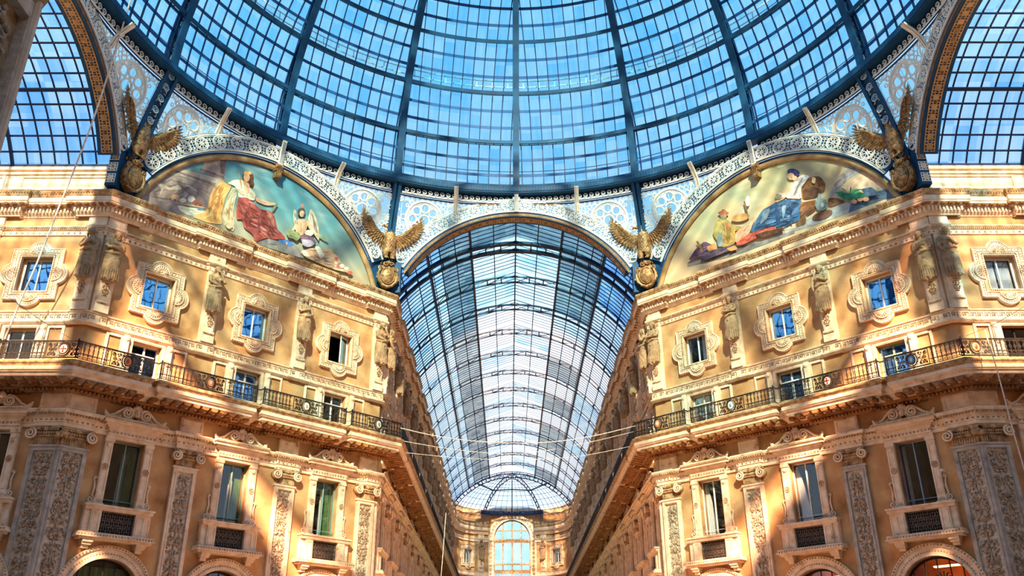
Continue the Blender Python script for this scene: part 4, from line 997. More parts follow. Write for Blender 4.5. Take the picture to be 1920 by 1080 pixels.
# painted shapes of the two murals: (colour key, x, z, x, z, ...) on the wall, metres
MURL = [
('g1',[-6.64,23.03,-6.29,23.74,-5.91,24.31,-5.13,25.0,-2.68,25.19,-2.68,24.56,-2.98,23.01,-3.61,22.57,-7.02,22.33]),
('g2',[-5.61,24.49,-5.13,24.98,-2.68,25.21,-3.06,24.68]),
('g3',[-5.34,24.62,-5.23,24.71,-3.08,24.82,-3.18,24.65]),
('g3',[-5.96,24.17,-5.89,24.22,-4.38,24.2,-4.41,24.13]),
('g3',[-3.95,23.64,-3.95,24.2,-3.3,24.24,-3.3,24.19,-3.9,24.13,-3.88,23.62]),
('g4',[-5.94,23.58,-5.63,23.65,-5.25,23.63,-4.9,23.98,-4.71,23.77,-4.89,23.67,-5.23,23.5,-5.55,23.45,-5.62,23.11,-5.67,23.08,-5.67,23.45]),
('g5',[-3.95,25.87,-2.8,26.45,-2.72,25.17,-2.81,25.18,-4.01,25.1,-3.89,25.47]),
('g6',[-3.99,25.3,-2.75,25.38,-2.74,25.26,-4.01,25.15]),
('g6',[-3.11,26.28,-2.8,26.45,-2.76,25.5,-2.95,25.46]),
('c1',[-4.84,22.89,-3.86,23.07,-3.32,23.2,-3.64,22.79,-4.16,22.58,-4.59,22.63]),
('o1',[-4.75,23.29,-4.76,23.21,-4.81,23.12,-4.88,23.05,-4.97,23.01,-5.06,23.01,-5.12,23.05,-5.16,23.12,-5.15,23.21,-5.1,23.29,-5.03,23.36,-4.94,23.4,-4.85,23.4,-4.79,23.36]),
('b1',[-4.87,23.12,-4.87,23.09,-4.89,23.06,-4.92,23.03,-4.95,23.02,-4.98,23.02,-5.01,23.03,-5.02,23.05,-5.02,23.08,-5.0,23.11,-4.97,23.14,-4.94,23.15,-4.9,23.15,-4.88,23.14]),
('w1',[-4.4,23.3,-4.4,23.24,-4.44,23.18,-4.51,23.13,-4.58,23.09,-4.65,23.09,-4.7,23.11,-4.73,23.16,-4.72,23.22,-4.68,23.28,-4.62,23.33,-4.54,23.36,-4.47,23.37,-4.42,23.34]),
('w1',[-4.0,23.54,-4.0,23.46,-4.04,23.38,-4.11,23.32,-4.19,23.28,-4.27,23.29,-4.33,23.32,-4.36,23.39,-4.35,23.48,-4.31,23.56,-4.24,23.62,-4.16,23.66,-4.09,23.65,-4.03,23.61]),
('r1',[-3.84,23.44,-3.85,23.39,-3.88,23.34,-3.93,23.29,-3.98,23.27,-4.04,23.27,-4.08,23.29,-4.1,23.33,-4.09,23.38,-4.06,23.43,-4.02,23.47,-3.96,23.5,-3.9,23.5,-3.86,23.48]),
('r1',[-3.6,23.45,-3.61,23.4,-3.63,23.36,-3.67,23.33,-3.72,23.31,-3.76,23.31,-3.8,23.32,-3.81,23.36,-3.81,23.4,-3.78,23.44,-3.74,23.48,-3.7,23.5,-3.65,23.5,-3.62,23.48]),
('o1',[-4.98,22.97,-3.29,23.35,-3.33,23.27,-4.97,22.91]),
('b2',[-3.82,23.11,-3.33,23.27,-3.39,23.14,-3.81,23.02]),
('y1',[-2.81,25.13,-2.61,25.03,-2.27,25.03,-2.53,24.19,-2.6,23.16,-2.45,22.75,-3.17,22.56,-4.08,22.57,-3.35,23.14,-3.27,24.31]),
('y2',[-2.82,24.89,-2.73,24.92,-2.79,23.84,-2.83,22.89,-2.95,22.84,-2.92,23.79]),
('y2',[-3.1,24.38,-3.03,24.5,-3.03,23.65,-3.17,23.12,-3.25,23.04,-3.13,23.7]),
('c2',[-2.27,24.93,-2.04,25.03,-1.94,24.68,-2.03,23.87,-1.78,22.6,-2.3,22.63,-2.57,23.22,-2.43,24.09,-2.33,24.71]),
('c3',[-2.23,24.46,-2.17,24.49,-2.2,23.8,-2.13,23.16,-2.24,23.12,-2.33,23.75]),
('h1',[-1.2,26.0,-1.21,25.84,-1.28,25.68,-1.4,25.56,-1.53,25.5,-1.66,25.51,-1.76,25.59,-1.81,25.72,-1.8,25.88,-1.73,26.04,-1.62,26.16,-1.49,26.22,-1.35,26.21,-1.25,26.13]),
('h1',[-1.14,25.67,-1.15,25.55,-1.18,25.44,-1.24,25.36,-1.32,25.33,-1.39,25.35,-1.45,25.42,-1.49,25.52,-1.48,25.64,-1.45,25.75,-1.39,25.83,-1.31,25.87,-1.24,25.85,-1.18,25.78]),
('c1',[-2.25,25.38,-1.77,25.62,-1.54,25.35,-1.31,25.35,-0.96,25.1,-0.98,24.7,-1.45,24.65,-1.85,24.53,-1.94,24.88,-2.16,25.08,-2.57,25.05]),
('s1',[-1.77,25.6,-1.38,25.52,-1.32,25.14,-1.42,24.81,-1.64,25.01,-1.64,25.36]),
('s1',[-1.41,25.9,-1.42,25.79,-1.45,25.68,-1.51,25.6,-1.59,25.57,-1.66,25.59,-1.72,25.65,-1.75,25.75,-1.75,25.86,-1.72,25.97,-1.66,26.05,-1.58,26.08,-1.51,26.07,-1.45,26.0]),
('y1',[-1.78,26.02,-1.68,26.18,-1.58,26.15,-1.48,26.25,-1.35,26.18,-1.36,26.1,-1.76,25.92]),
('s1',[-0.99,24.94,-0.29,24.93,0.19,25.07,0.2,24.92,-0.35,24.69,-0.88,24.69]),
('s1',[-1.96,25.02,-1.72,24.97,-1.57,24.84,-1.64,24.74,-1.94,24.83]),
('y2',[-2.08,25.85,-2.02,25.88,-1.75,25.16,-1.8,25.11]),
('r2',[-1.89,24.51,-1.41,24.72,-0.95,24.51,-0.65,24.35,-0.04,24.5,0.24,24.26,0.47,23.57,0.71,23.52,1.03,23.27,0.36,23.0,-0.13,22.89,-0.67,22.43,-0.82,22.83,-1.36,23.0,-1.51,23.42,-1.81,23.29,-1.89,23.84]),
('r3',[-1.28,24.48,-1.18,24.42,-1.32,23.73,-1.18,23.07,-1.27,23.03,-1.42,23.64]),
('r3',[-0.54,24.29,-0.45,24.33,-0.62,23.77,-0.44,23.12,-0.56,23.02,-0.71,23.74]),
('r4',[-0.31,24.39,-0.13,24.44,0.16,24.09,0.27,23.64,0.05,23.84]),
('c2',[-2.42,22.82,-2.09,23.04,-1.92,22.78,-2.16,22.59]),
('gr',[-0.04,24.55,0.19,25.02,0.31,25.03,0.11,24.53]),
('g7',[-0.67,22.38,0.02,22.9,1.5,23.05,1.83,23.01,2.15,22.56,1.89,22.51,-0.07,22.38]),
('b3',[0.51,23.01,1.06,23.24,1.5,23.12,1.41,22.96,0.9,22.86]),
('y1',[1.02,23.1,1.1,23.1,1.1,22.93,1.03,22.92]),
('w2',[1.21,25.09,1.37,25.08,1.46,24.61,1.41,24.11,1.24,24.57]),
('w2',[2.11,24.87,2.2,25.56,2.5,25.3,2.79,24.76,2.94,23.8,2.57,24.14,2.21,24.42]),
('g3',[2.28,25.32,2.47,25.07,2.77,24.43,2.86,24.03,2.54,24.45]),
('h1',[1.91,25.22,1.9,25.11,1.85,25.0,1.76,24.92,1.66,24.88,1.56,24.88,1.49,24.94,1.45,25.03,1.47,25.15,1.52,25.25,1.61,25.34,1.71,25.38,1.81,25.37,1.88,25.32]),
('s1',[1.48,24.62,1.95,24.8,2.18,24.68,2.02,23.92,1.6,23.6,1.44,24.02,1.26,23.74,1.2,23.82,1.39,24.21]),
('s1',[2.03,24.78,2.31,24.57,2.56,24.29,3.12,24.21,3.05,24.08,2.57,24.14,2.19,24.36]),
('s1',[1.86,25.08,1.86,25.0,1.83,24.91,1.77,24.86,1.71,24.83,1.65,24.84,1.6,24.89,1.58,24.97,1.59,25.05,1.62,25.13,1.67,25.19,1.73,25.22,1.79,25.21,1.84,25.16]),
('s2',[1.71,24.49,1.76,24.51,1.82,24.06,1.76,23.87]),
('gn',[0.9,23.67,1.14,23.87,1.73,23.86,1.81,23.63,1.58,23.33,1.36,23.41,1.1,23.36]),
('gn',[2.9,24.21,3.47,24.16,3.43,24.03,3.25,24.05,2.86,24.11]),
('r1',[1.59,25.55,1.75,25.63,1.74,25.43,1.64,25.39]),
('o2',[1.8,22.79,2.55,23.31,3.53,23.54,4.12,23.38,4.37,23.09,5.34,22.73,3.92,22.51,2.3,22.61]),
('w1',[2.52,24.17,2.5,24.08,2.43,23.99,2.33,23.91,2.21,23.87,2.1,23.86,2.02,23.9,1.99,23.96,2.01,24.05,2.07,24.14,2.17,24.22,2.29,24.26,2.4,24.27,2.48,24.24]),
('p1',[2.63,23.68,2.61,23.54,2.52,23.4,2.37,23.28,2.2,23.22,2.05,23.22,1.93,23.28,1.88,23.4,1.9,23.54,2.0,23.68,2.14,23.79,2.31,23.86,2.47,23.86,2.58,23.79]),
('p2',[1.71,23.59,1.94,23.89,2.49,23.94,2.76,23.68,2.72,23.58,2.4,23.7,1.77,23.51]),
('w1',[1.9,22.88,2.15,23.03,2.51,22.74,2.09,22.64]),
('w1',[2.65,23.42,2.97,23.54,3.36,23.05,3.04,22.88]),
('o1',[3.41,23.6,3.75,23.62,3.96,23.26,3.68,23.22]),
('r1',[4.17,23.23,4.16,23.18,4.13,23.13,4.09,23.09,4.03,23.07,3.98,23.07,3.95,23.1,3.93,23.15,3.94,23.2,3.97,23.25,4.01,23.29,4.07,23.31,4.12,23.31,4.15,23.28]),
('r1',[5.16,22.75,5.15,22.7,5.1,22.65,5.04,22.61,4.96,22.58,4.89,22.58,4.84,22.6,4.82,22.64,4.83,22.69,4.88,22.74,4.94,22.78,5.02,22.81,5.09,22.81,5.14,22.79]),
('w1',[4.61,22.96,4.59,22.91,4.56,22.85,4.49,22.81,4.43,22.78,4.36,22.78,4.31,22.81,4.29,22.85,4.3,22.91,4.34,22.96,4.4,23.0,4.47,23.03,4.54,23.03,4.59,23.0]),
('w1',[4.89,22.9,4.88,22.85,4.84,22.8,4.79,22.76,4.72,22.74,4.66,22.74,4.62,22.76,4.6,22.8,4.61,22.85,4.65,22.9,4.7,22.94,4.77,22.96,4.83,22.96,4.87,22.94]),
('r1',[4.29,22.85,4.28,22.81,4.26,22.77,4.23,22.74,4.19,22.73,4.15,22.73,4.12,22.75,4.11,22.79,4.12,22.83,4.14,22.86,4.17,22.89,4.21,22.9,4.25,22.9,4.28,22.88]),
('o1',[3.99,22.9,3.99,22.83,3.96,22.77,3.92,22.72,3.87,22.71,3.83,22.72,3.79,22.76,3.77,22.83,3.78,22.9,3.8,22.96,3.84,23.01,3.89,23.02,3.94,23.01,3.97,22.97])]
MURR = [
('gg',[-0.52,26.93,0.08,26.59,0.41,27.11,1.37,27.2,0.96,27.39,0.19,27.35]),
('gg',[0.95,27.24,1.51,27.22,2.37,27.05,1.97,26.58,1.18,26.52]),
('pk',[3.4,23.58,5.26,24.49,6.14,24.08,6.57,23.35,5.07,23.42]),
('sm',[3.46,23.89,3.98,24.56,4.62,25.06,5.34,24.95,5.47,24.61,4.86,24.45,4.21,24.18,3.58,23.73]),
('sm2',[4.65,24.99,5.1,24.95,4.94,24.63,4.46,24.46,4.28,24.54]),
('bg',[2.08,23.1,4.05,23.25,6.44,23.19,6.84,23.1,6.97,22.7,5.97,22.65,3.04,22.63,0.31,22.82,0.34,23.03,2.09,22.85]),
('bl',[4.56,23.31,6.45,23.22,6.84,23.1,6.97,22.7,5.97,22.65,4.24,22.63]),
('g7',[-4.82,23.26,-3.85,23.24,-1.81,23.06,-0.44,22.86,1.48,22.8,1.45,22.62,0.99,22.62,-1.99,22.62,-4.85,23.01]),
('bw',[2.75,25.31,3.2,25.15,3.42,24.64,3.3,24.19,2.93,24.17,2.14,24.17,2.13,24.81,2.46,25.18]),
('bw2',[2.23,24.76,2.86,24.72,3.22,24.33,2.86,24.04,2.2,24.2]),
('bw',[1.95,24.14,2.89,23.94,2.82,23.49,2.2,23.5,2.1,22.87,1.52,22.91]),
('bw2',[2.2,23.53,2.67,23.5,2.7,23.38,2.21,23.24]),
('bw',[3.41,23.8,3.82,23.63,4.25,23.23,3.35,23.27]),
('pl',[3.52,23.0,3.49,22.9,3.35,22.82,3.15,22.78,2.92,22.78,2.7,22.83,2.54,22.91,2.47,23.01,2.5,23.11,2.64,23.19,2.85,23.23,3.08,23.23,3.3,23.18,3.46,23.1]),
('u1',[0.55,24.67,1.13,24.67,2.13,24.24,1.92,23.87,1.86,23.22,1.14,22.89,0.71,23.28,0.34,23.26,0.93,22.99,0.39,23.48,-0.97,23.54,-0.52,24.09,-0.07,24.56,0.62,24.65,1.06,24.72]),
('u2',[0.65,24.4,0.87,24.42,0.88,23.73,0.71,23.34,0.59,23.62]),
('u2',[1.51,24.27,1.67,24.26,1.46,23.6,1.43,23.05,1.3,23.22]),
('u3',[1.03,24.35,1.3,24.3,1.1,23.75,0.96,23.52]),
('u3',[0.04,24.51,0.41,24.48,0.15,23.95,-0.31,23.76]),
('s1',[1.61,25.27,2.02,25.49,1.68,25.0,1.24,24.67,0.79,24.63,0.7,24.73,1.1,24.85,1.45,24.98]),
('wt',[2.08,25.52,2.37,25.6,2.73,25.36,2.51,25.16,2.18,24.9,2.13,24.26,1.25,24.7,1.69,25.11]),
('sm2',[2.29,25.43,2.39,25.39,1.85,24.7,1.67,24.6]),
('h2',[2.25,25.69,2.19,25.64,2.08,25.64,1.94,25.69,1.8,25.79,1.68,25.91,1.62,26.04,1.61,26.14,1.67,26.19,1.79,26.19,1.93,26.14,2.07,26.04,2.19,25.91,2.25,25.79]),
('s1',[1.95,25.67,1.92,25.59,1.86,25.55,1.78,25.54,1.69,25.58,1.62,25.65,1.58,25.74,1.58,25.84,1.61,25.92,1.67,25.96,1.75,25.97,1.83,25.93,1.9,25.86,1.94,25.77]),
('s1',[1.79,25.72,2.05,25.66,2.12,25.39,1.85,25.45]),
('s1',[2.84,25.24,3.03,25.1,2.93,24.8,2.77,24.93]),
('fl',[1.31,24.82,1.29,24.77,1.24,24.75,1.18,24.75,1.11,24.77,1.06,24.82,1.02,24.88,1.02,24.94,1.04,24.99,1.09,25.01,1.15,25.01,1.21,24.98,1.27,24.93,1.3,24.87]),
('gn',[1.13,24.83,1.1,24.77,1.04,24.73,0.96,24.73,0.88,24.77,0.81,24.83,0.76,24.91,0.76,24.99,0.79,25.06,0.85,25.09,0.93,25.09,1.01,25.06,1.08,24.99,1.13,24.91]),
('fl',[1.11,25.02,1.09,24.99,1.07,24.98,1.03,24.98,0.99,25.0,0.96,25.03,0.94,25.06,0.94,25.09,0.95,25.12,0.98,25.13,1.01,25.13,1.05,25.11,1.08,25.08,1.1,25.05]),
('vs',[3.36,23.44,3.3,23.3,3.2,23.22,3.07,23.21,2.93,23.27,2.82,23.38,2.75,23.54,2.74,23.69,2.8,23.83,2.9,23.91,3.04,23.92,3.17,23.86,3.29,23.74,3.35,23.59]),
('vs',[2.92,23.95,3.02,24.22,3.11,24.15,3.13,23.81]),
('vs2',[3.19,23.48,3.17,23.42,3.14,23.39,3.1,23.37,3.07,23.39,3.04,23.43,3.03,23.48,3.03,23.54,3.05,23.6,3.08,23.64,3.11,23.65,3.15,23.64,3.17,23.6,3.19,23.54]),
('ol',[-2.55,25.05,-2.11,24.83,-1.77,24.34,-1.68,24.04,-1.78,23.24,-2.37,23.24,-2.56,23.34,-3.05,24.25,-2.85,24.83]),
('ol2',[-2.15,24.49,-1.91,24.26,-2.09,23.42,-2.29,23.37]),
('r1',[-2.23,24.65,-2.05,24.51,-2.02,24.18,-2.17,24.33]),
('ol',[-1.77,24.34,-1.29,24.05,-1.37,23.95,-1.76,23.94]),
('s3',[-2.06,25.02,-2.1,24.93,-2.16,24.88,-2.24,24.87,-2.32,24.9,-2.4,24.97,-2.44,25.07,-2.45,25.17,-2.42,25.26,-2.35,25.31,-2.27,25.32,-2.19,25.29,-2.12,25.21,-2.07,25.12]),
('bh',[-1.93,25.11,-1.96,25.07,-2.06,25.06,-2.19,25.09,-2.33,25.15,-2.46,25.22,-2.54,25.31,-2.57,25.37,-2.53,25.42,-2.43,25.42,-2.3,25.4,-2.16,25.34,-2.03,25.26,-1.95,25.18]),
('bh',[-2.07,25.3,-2.09,25.27,-2.13,25.25,-2.19,25.25,-2.25,25.28,-2.31,25.32,-2.34,25.37,-2.35,25.42,-2.33,25.46,-2.29,25.48,-2.23,25.47,-2.17,25.45,-2.11,25.4,-2.08,25.35]),
('vs',[-2.65,24.23,-2.47,24.09,-2.49,23.32,-2.81,23.44,-2.82,23.9]),
('or',[-0.76,24.48,-0.81,24.39,-0.95,24.34,-1.15,24.33,-1.39,24.38,-1.6,24.47,-1.76,24.58,-1.82,24.69,-1.77,24.78,-1.63,24.84,-1.42,24.84,-1.18,24.79,-0.97,24.71,-0.82,24.6]),
('pk2',[-0.91,24.0,-0.61,24.33,-0.47,24.2,-0.67,23.9,-0.92,23.49,-1.25,23.36,-1.78,23.24,-1.71,23.8,-1.29,24.02]),
('wt2',[-0.63,25.31,-0.66,25.18,-0.71,25.09,-0.77,25.05,-0.83,25.08,-0.88,25.16,-0.9,25.28,-0.89,25.42,-0.86,25.55,-0.81,25.65,-0.75,25.68,-0.69,25.66,-0.64,25.57,-0.62,25.45]),
('bh',[-1.0,25.47,-0.89,25.39,-0.83,24.61,-0.92,24.65]),
('r5',[-1.71,23.28,-0.85,23.49,0.59,23.34,0.58,23.12,-0.15,23.12,-1.3,23.0,-1.68,23.07]),
('bw2',[-0.62,23.31,0.95,23.13,0.97,22.88,-0.48,23.0]),
('pu',[-4.14,23.8,-3.56,24.05,-3.06,23.6,-3.24,23.21,-3.92,23.26,-4.68,23.28,-4.45,23.52]),
('ol2',[-4.09,24.25,-3.95,24.2,-3.68,23.57,-3.77,23.4]),
('or',[-3.46,23.68,-2.92,23.67,-2.9,23.28,-3.37,23.32]),
('db',[-3.83,23.43,-2.31,23.25,-1.67,23.14,-1.82,22.94,-3.89,22.92]),
('or',[-2.32,23.13,-1.8,23.12,-1.64,22.87,-2.09,22.88]),
('pe',[4.8,22.96,4.78,22.92,4.73,22.9,4.67,22.9,4.6,22.93,4.55,22.98,4.52,23.03,4.51,23.09,4.53,23.13,4.58,23.15,4.64,23.15,4.71,23.12,4.76,23.07,4.79,23.02]),
('pe',[5.07,22.96,5.05,22.92,5.01,22.9,4.95,22.9,4.9,22.93,4.85,22.97,4.82,23.02,4.82,23.07,4.84,23.1,4.88,23.12,4.93,23.12,4.99,23.1,5.04,23.06,5.07,23.01]),
('pe',[5.37,22.86,5.34,22.81,5.29,22.79,5.23,22.79,5.16,22.82,5.11,22.87,5.07,22.93,5.07,22.99,5.09,23.03,5.14,23.06,5.2,23.05,5.27,23.02,5.33,22.98,5.36,22.92]),
('pg2',[4.52,23.37,4.17,23.71,3.83,23.68,4.22,23.53]),
('pg',[4.52,23.37,4.13,23.81,3.76,23.89,4.18,23.64]),
('pg2',[4.52,23.37,4.26,23.81,4.02,23.88,4.31,23.63]),
('pg',[4.52,23.37,4.32,23.87,4.14,24.0,4.37,23.69]),
('pg2',[4.52,23.37,4.46,23.8,4.42,23.86,4.51,23.63]),
('pg',[4.52,23.37,4.59,23.8,4.67,23.86,4.64,23.62]),
('pg2',[4.52,23.37,4.68,23.69,4.86,23.65,4.73,23.52]),
('pg',[4.52,23.37,4.82,23.63,5.14,23.51,4.87,23.45]),
('pg2',[4.52,23.37,4.83,23.53,5.15,23.33,4.88,23.36]),
('pg',[4.52,23.37,4.93,23.43,5.34,23.12,4.97,23.26]),
('pg2',[4.52,23.37,4.85,23.38,5.18,23.03,4.89,23.21]),
('pg',[3.85,23.83,4.41,23.59,5.32,23.2,5.69,23.15,5.28,23.0,4.25,23.23]),
('bl',[5.08,23.52,5.55,23.43,5.92,22.89,5.28,23.0])]
# ================================================================== murals in the lunettes of the diagonal sides
PAL = dict(c1=(.85, .76, .55), c2=(.62, .52, .34), c3=(.38, .28, .16), g1=(.34, .26, .25), g2=(.46, .38, .34), g3=(.24, .18, .17), g4=(.52, .43, .38), g5=(.36, .26, .24), g6=(.20, .13, .13), g7=(.22, .20, .21), w1=(.85, .74, .62), w2=(.58, .50, .40), o1=(.66, .36, .18), b1=(.06, .12, .45), b2=(.08, .22, .40), b3=(.03, .16, .55), r1=(.60, .10, .05), r2=(.40, .06, .05), r3=(.22, .03, .04), r4=(.55, .18, .14), y1=(.78, .42, .12), y2=(.52, .24, .06), h1=(.09, .035, .02), s1=(.72, .42, .26), s2=(.50, .24, .12), gr=(.22, .22, .12), gn=(.28, .34, .16), o2=(.62, .38, .24), p1=(.40, .36, .52), p2=(.16, .08, .14),
           gg=(.52, .60, .36), pk=(.80, .50, .34), sm=(.34, .33, .36), sm2=(.22, .22, .26), bg=(.36, .38, .42), bl=(.08, .15, .28), bw=(.22, .09, .03), bw2=(.10, .035, .015), pl=(.18, .08, .05), u1=(.03, .13, .34), u2=(.015, .06, .20), u3=(.20, .34, .50), wt=(.66, .66, .72), wt2=(.80, .74, .66), h2=(.03, .03, .14), fl=(.80, .45, .50), vs=(.18, .26, .30), vs2=(.65, .72, .72), ol=(.42, .30, .08), ol2=(.22, .14, .03), s3=(.22, .24, .14), bh=(.28, .08, .03), **{'or': (.62, .28, .08)}, pk2=(.72, .38, .24), r5=(.66, .09, .05), pu=(.10, .04, .12), db=(.08, .06, .12), pe=(.78, .38, .20), pg=(.02, .22, .12), pg2=(.08, .40, .18))
for k_, v_ in list(PAL.items()):
    g_ = sum(v_) / 3; v_ = tuple(c * .78 + g_ * .10 for c in v_); PAL[k_] = v_; PAL[k_ + '_d'] = tuple(c * .52 for c in v_); PAL[k_ + '_l'] = tuple(min(1, c * 1.25 + .09) for c in v_)
PM = {k: mat('paint_' + k, v, .8, var=tuple(min(1, c * 1.5 + .04) for c in v), scale=3.4, detail=9, spec=.1, third=tuple(c * .7 for c in v)) for k, v in PAL.items()}
STRAIGHT = {'g1', 'g2', 'g3', 'g5', 'g6', 'g7', 'bg', 'bl', 'gr'}
FOLDS = {'y1': 16, 'c2': 12, 'r2': 30, 'u1': 34, 'wt': 14, 'ol': 12, 'c1': 8, 'r5': 10, 'bw': 14, 'w2': 9, 'o2': 16, 'pu': 10, 'gn': 8, 's1': 3, 'g1': 10, 'pk2': 8, 'sm': 8, 'b3': 3, 'db': 6}
def chaikin(p, n=1):
    for _ in range(n):
        q = []
        for a, b in zip(p, p[1:] + p[:1]): q += [(a[0] * .84 + b[0] * .16, a[1] * .84 + b[1] * .16), (a[0] * .16 + b[0] * .84, a[1] * .16 + b[1] * .84)]
        p = q
    return p
def inside(x, y, p):
    c = False
    for (x0, y0), (x1, y1) in zip(p, p[1:] + p[:1]):
        if (y0 > y) != (y1 > y) and x < (x1 - x0) * (y - y0) / (y1 - y0) + x0: c = not c
    return c
def brush(poly, n, seed):
    """tapering brush strokes that follow the long direction of a painted shape"""
    r = random.Random(seed); out = []; cx = sum(p[0] for p in poly) / len(poly); cy = sum(p[1] for p in poly) / len(poly)
    sxx = sum((p[0] - cx) ** 2 for p in poly); syy = sum((p[1] - cy) ** 2 for p in poly); sxy = sum((p[0] - cx) * (p[1] - cy) for p in poly); a0 = .5 * math.atan2(2 * sxy, sxx - syy)
    x0, x1 = min(p[0] for p in poly), max(p[0] for p in poly); y0, y1 = min(p[1] for p in poly), max(p[1] for p in poly); sz = math.hypot(x1 - x0, y1 - y0)
    for _ in range(n * 6):
        if len(out) >= n: break
        x, y = r.uniform(x0, x1), r.uniform(y0, y1); a = a0 + r.gauss(0, .35); l = sz * r.uniform(.10, .30); w = sz * r.uniform(.005, .015); k = r.uniform(-.25, .25)
        pts = [(x + math.cos(a) * l * t - math.sin(a) * l * k * t * t, y + math.sin(a) * l * t + math.cos(a) * l * k * t * t) for t in (-.5, -.25, 0, .25, .5)]
        if not all(inside(px, py, poly) for px, py in pts): continue
        nx, ny = -math.sin(a), math.cos(a); ws = (0.02, .8, 1, .7, .02)
        up = [(px + nx * w * q, py + ny * w * q) for (px, py), q in zip(pts, ws)]; dn = [(px - nx * w * q, py - ny * w * q) for (px, py), q in zip(pts, ws)]
        out.append((up + dn[::-1], r.choice('ddl')))
    return out
def pface(x, z, w, tilt=0.0, skin='s1', turn=0.0):
    """eyes, brows, nose, mouth, neck of one painted face"""
    c, s_ = math.cos(tilt), math.sin(tilt)
    def P(l): return [v for a, b in l for v in (x + (a + turn) * w * c - b * w * s_, z + (a + turn) * w * s_ + b * w * c)]
    o = []
    for s in (-1, 1): o += [('h1', P([(s * .38 - .15, .10), (s * .38, .17), (s * .38 + .15, .10), (s * .38, .04)])), ('h1', P([(s * .38 - .2, .30), (s * .38, .38), (s * .38 + .2, .30), (s * .38, .33)]))]
    o += [('s2', P([(-.02, .15), (.08, .1), (.14, -.25), (.0, -.30), (-.1, -.25)])), ('r4', P([(-.22, -.52), (0, -.46), (.22, -.52), (0, -.60)])), ('s2', P([(.45, .3), (.72, .2), (.6, -.5), (.3, -.85), (.45, -.3)]))]
    return o
def skymat(name, c0, c1, c2, ca, cl_=.5):
    """fresco sky: colours change over the picture and with soft cloud shapes"""
    m = bpy.data.materials.new(name); m.use_nodes = True; n = m.node_tree.nodes; l = m.node_tree.links; b = n['Principled BSDF']; b.inputs['Roughness'].default_value = .85; b.inputs['Specular IOR Level'].default_value = .1
    t = n.new('ShaderNodeTexCoord'); s = n.new('ShaderNodeSeparateXYZ'); l.new(t.outputs['Object'], s.inputs[0])
    mr = n.new('ShaderNodeMapRange'); mr.inputs[1].default_value = 22.5; mr.inputs[2].default_value = 27.0; l.new(s.outputs[2], mr.inputs[0])
    r = n.new('ShaderNodeValToRGB'); e = r.color_ramp; e.elements[0].color = (*c0, 1); e.elements[1].color = (*c2, 1); x = e.elements.new(.45); x.color = (*c1, 1); l.new(mr.outputs[0], r.inputs[0])
    mp_ = n.new('ShaderNodeMapping'); mp_.inputs['Scale'].default_value = (.35, 1, 1.3); l.new(t.outputs['Object'], mp_.inputs[0])
    x2 = n.new('ShaderNodeTexNoise'); x2.inputs['Scale'].default_value = 1.3; x2.inputs['Detail'].default_value = 7; l.new(mp_.outputs[0], x2.inputs[0])
    r2 = n.new('ShaderNodeValToRGB'); r2.color_ramp.elements[0].position = .48; r2.color_ramp.elements[0].color = (0, 0, 0, 1); r2.color_ramp.elements[1].position = .75; r2.color_ramp.elements[1].color = (cl_, cl_, cl_, 1); l.new(x2.outputs[0], r2.inputs[0])
    m_ = n.new('ShaderNodeMix'); m_.data_type = 'RGBA'; l.new(r2.outputs[0], m_.inputs[0]); l.new(r.outputs[0], m_.inputs[6]); m_.inputs[7].default_value = (*ca, 1); l.new(m_.outputs[2], b.inputs['Base Color']); return m
SKL = skymat('fresco_blue_sky', (.44, .38, .27), (.19, .38, .42), (.055, .25, .40), (.42, .46, .42), .8)
SKR = skymat('fresco_cream_sky', (.68, .52, .36), (.62, .51, .33), (.42, .44, .28), (.76, .64, .50), .9)
MBLUE = mat('mid_blue_iron', (.05, .22, .50), .5, var=(.16, .38, .66), scale=1.0)
CZ = 19.95                                      # centre height of the lunette arcs
def arc(r, a0, a1, n, cz=CZ, cx=0): return [(cx + r * math.cos(R(a0) + (R(a1) - R(a0)) * i / n), cz + r * math.sin(R(a0) + (R(a1) - R(a0)) * i / n)) for i in range(n + 1)]
def band(ri, ro, a0, a1, n, cz=CZ): return arc(ro, a0, a1, n, cz) + arc(ri, a1, a0, n, cz)
def tubearc(mb, r, t, m, y, a0, a1, n=48, cz=CZ, tn=6, rr=None):
    return mb.tube([(x, y, z) for x, z in arc(r, a0, a1, n, cz)], t, m, n=tn, up=(0, 1, 0), rr=[rr] * (n + 1) if rr else None)
def filler(m):
    """small leaf knot between two rosettes"""
    b = MB()
    for a in range(4): c, s = math.cos(a * PI / 2), math.sin(a * PI / 2); b.tube([(.02 * c, 0, .02 * s), (.11 * c, 0, (.24 if a % 2 else .11) * s)], .02, m, n=4)
    for sx in (-1, 1):
        for sz in (-1, 1): b.ring((sx * .09, 0, sz * .20), .065, .016, m, 9, tn=4); b.spiral((sx * .07, 0, sz * .34), .06, 1.1, .013, m, n=8, tn=4)
    return b
ROS = rosette(.335, WHITE, 0, 8, .042).mesh('rosette'); FIL = filler(WHITE).mesh('leaf_knot')
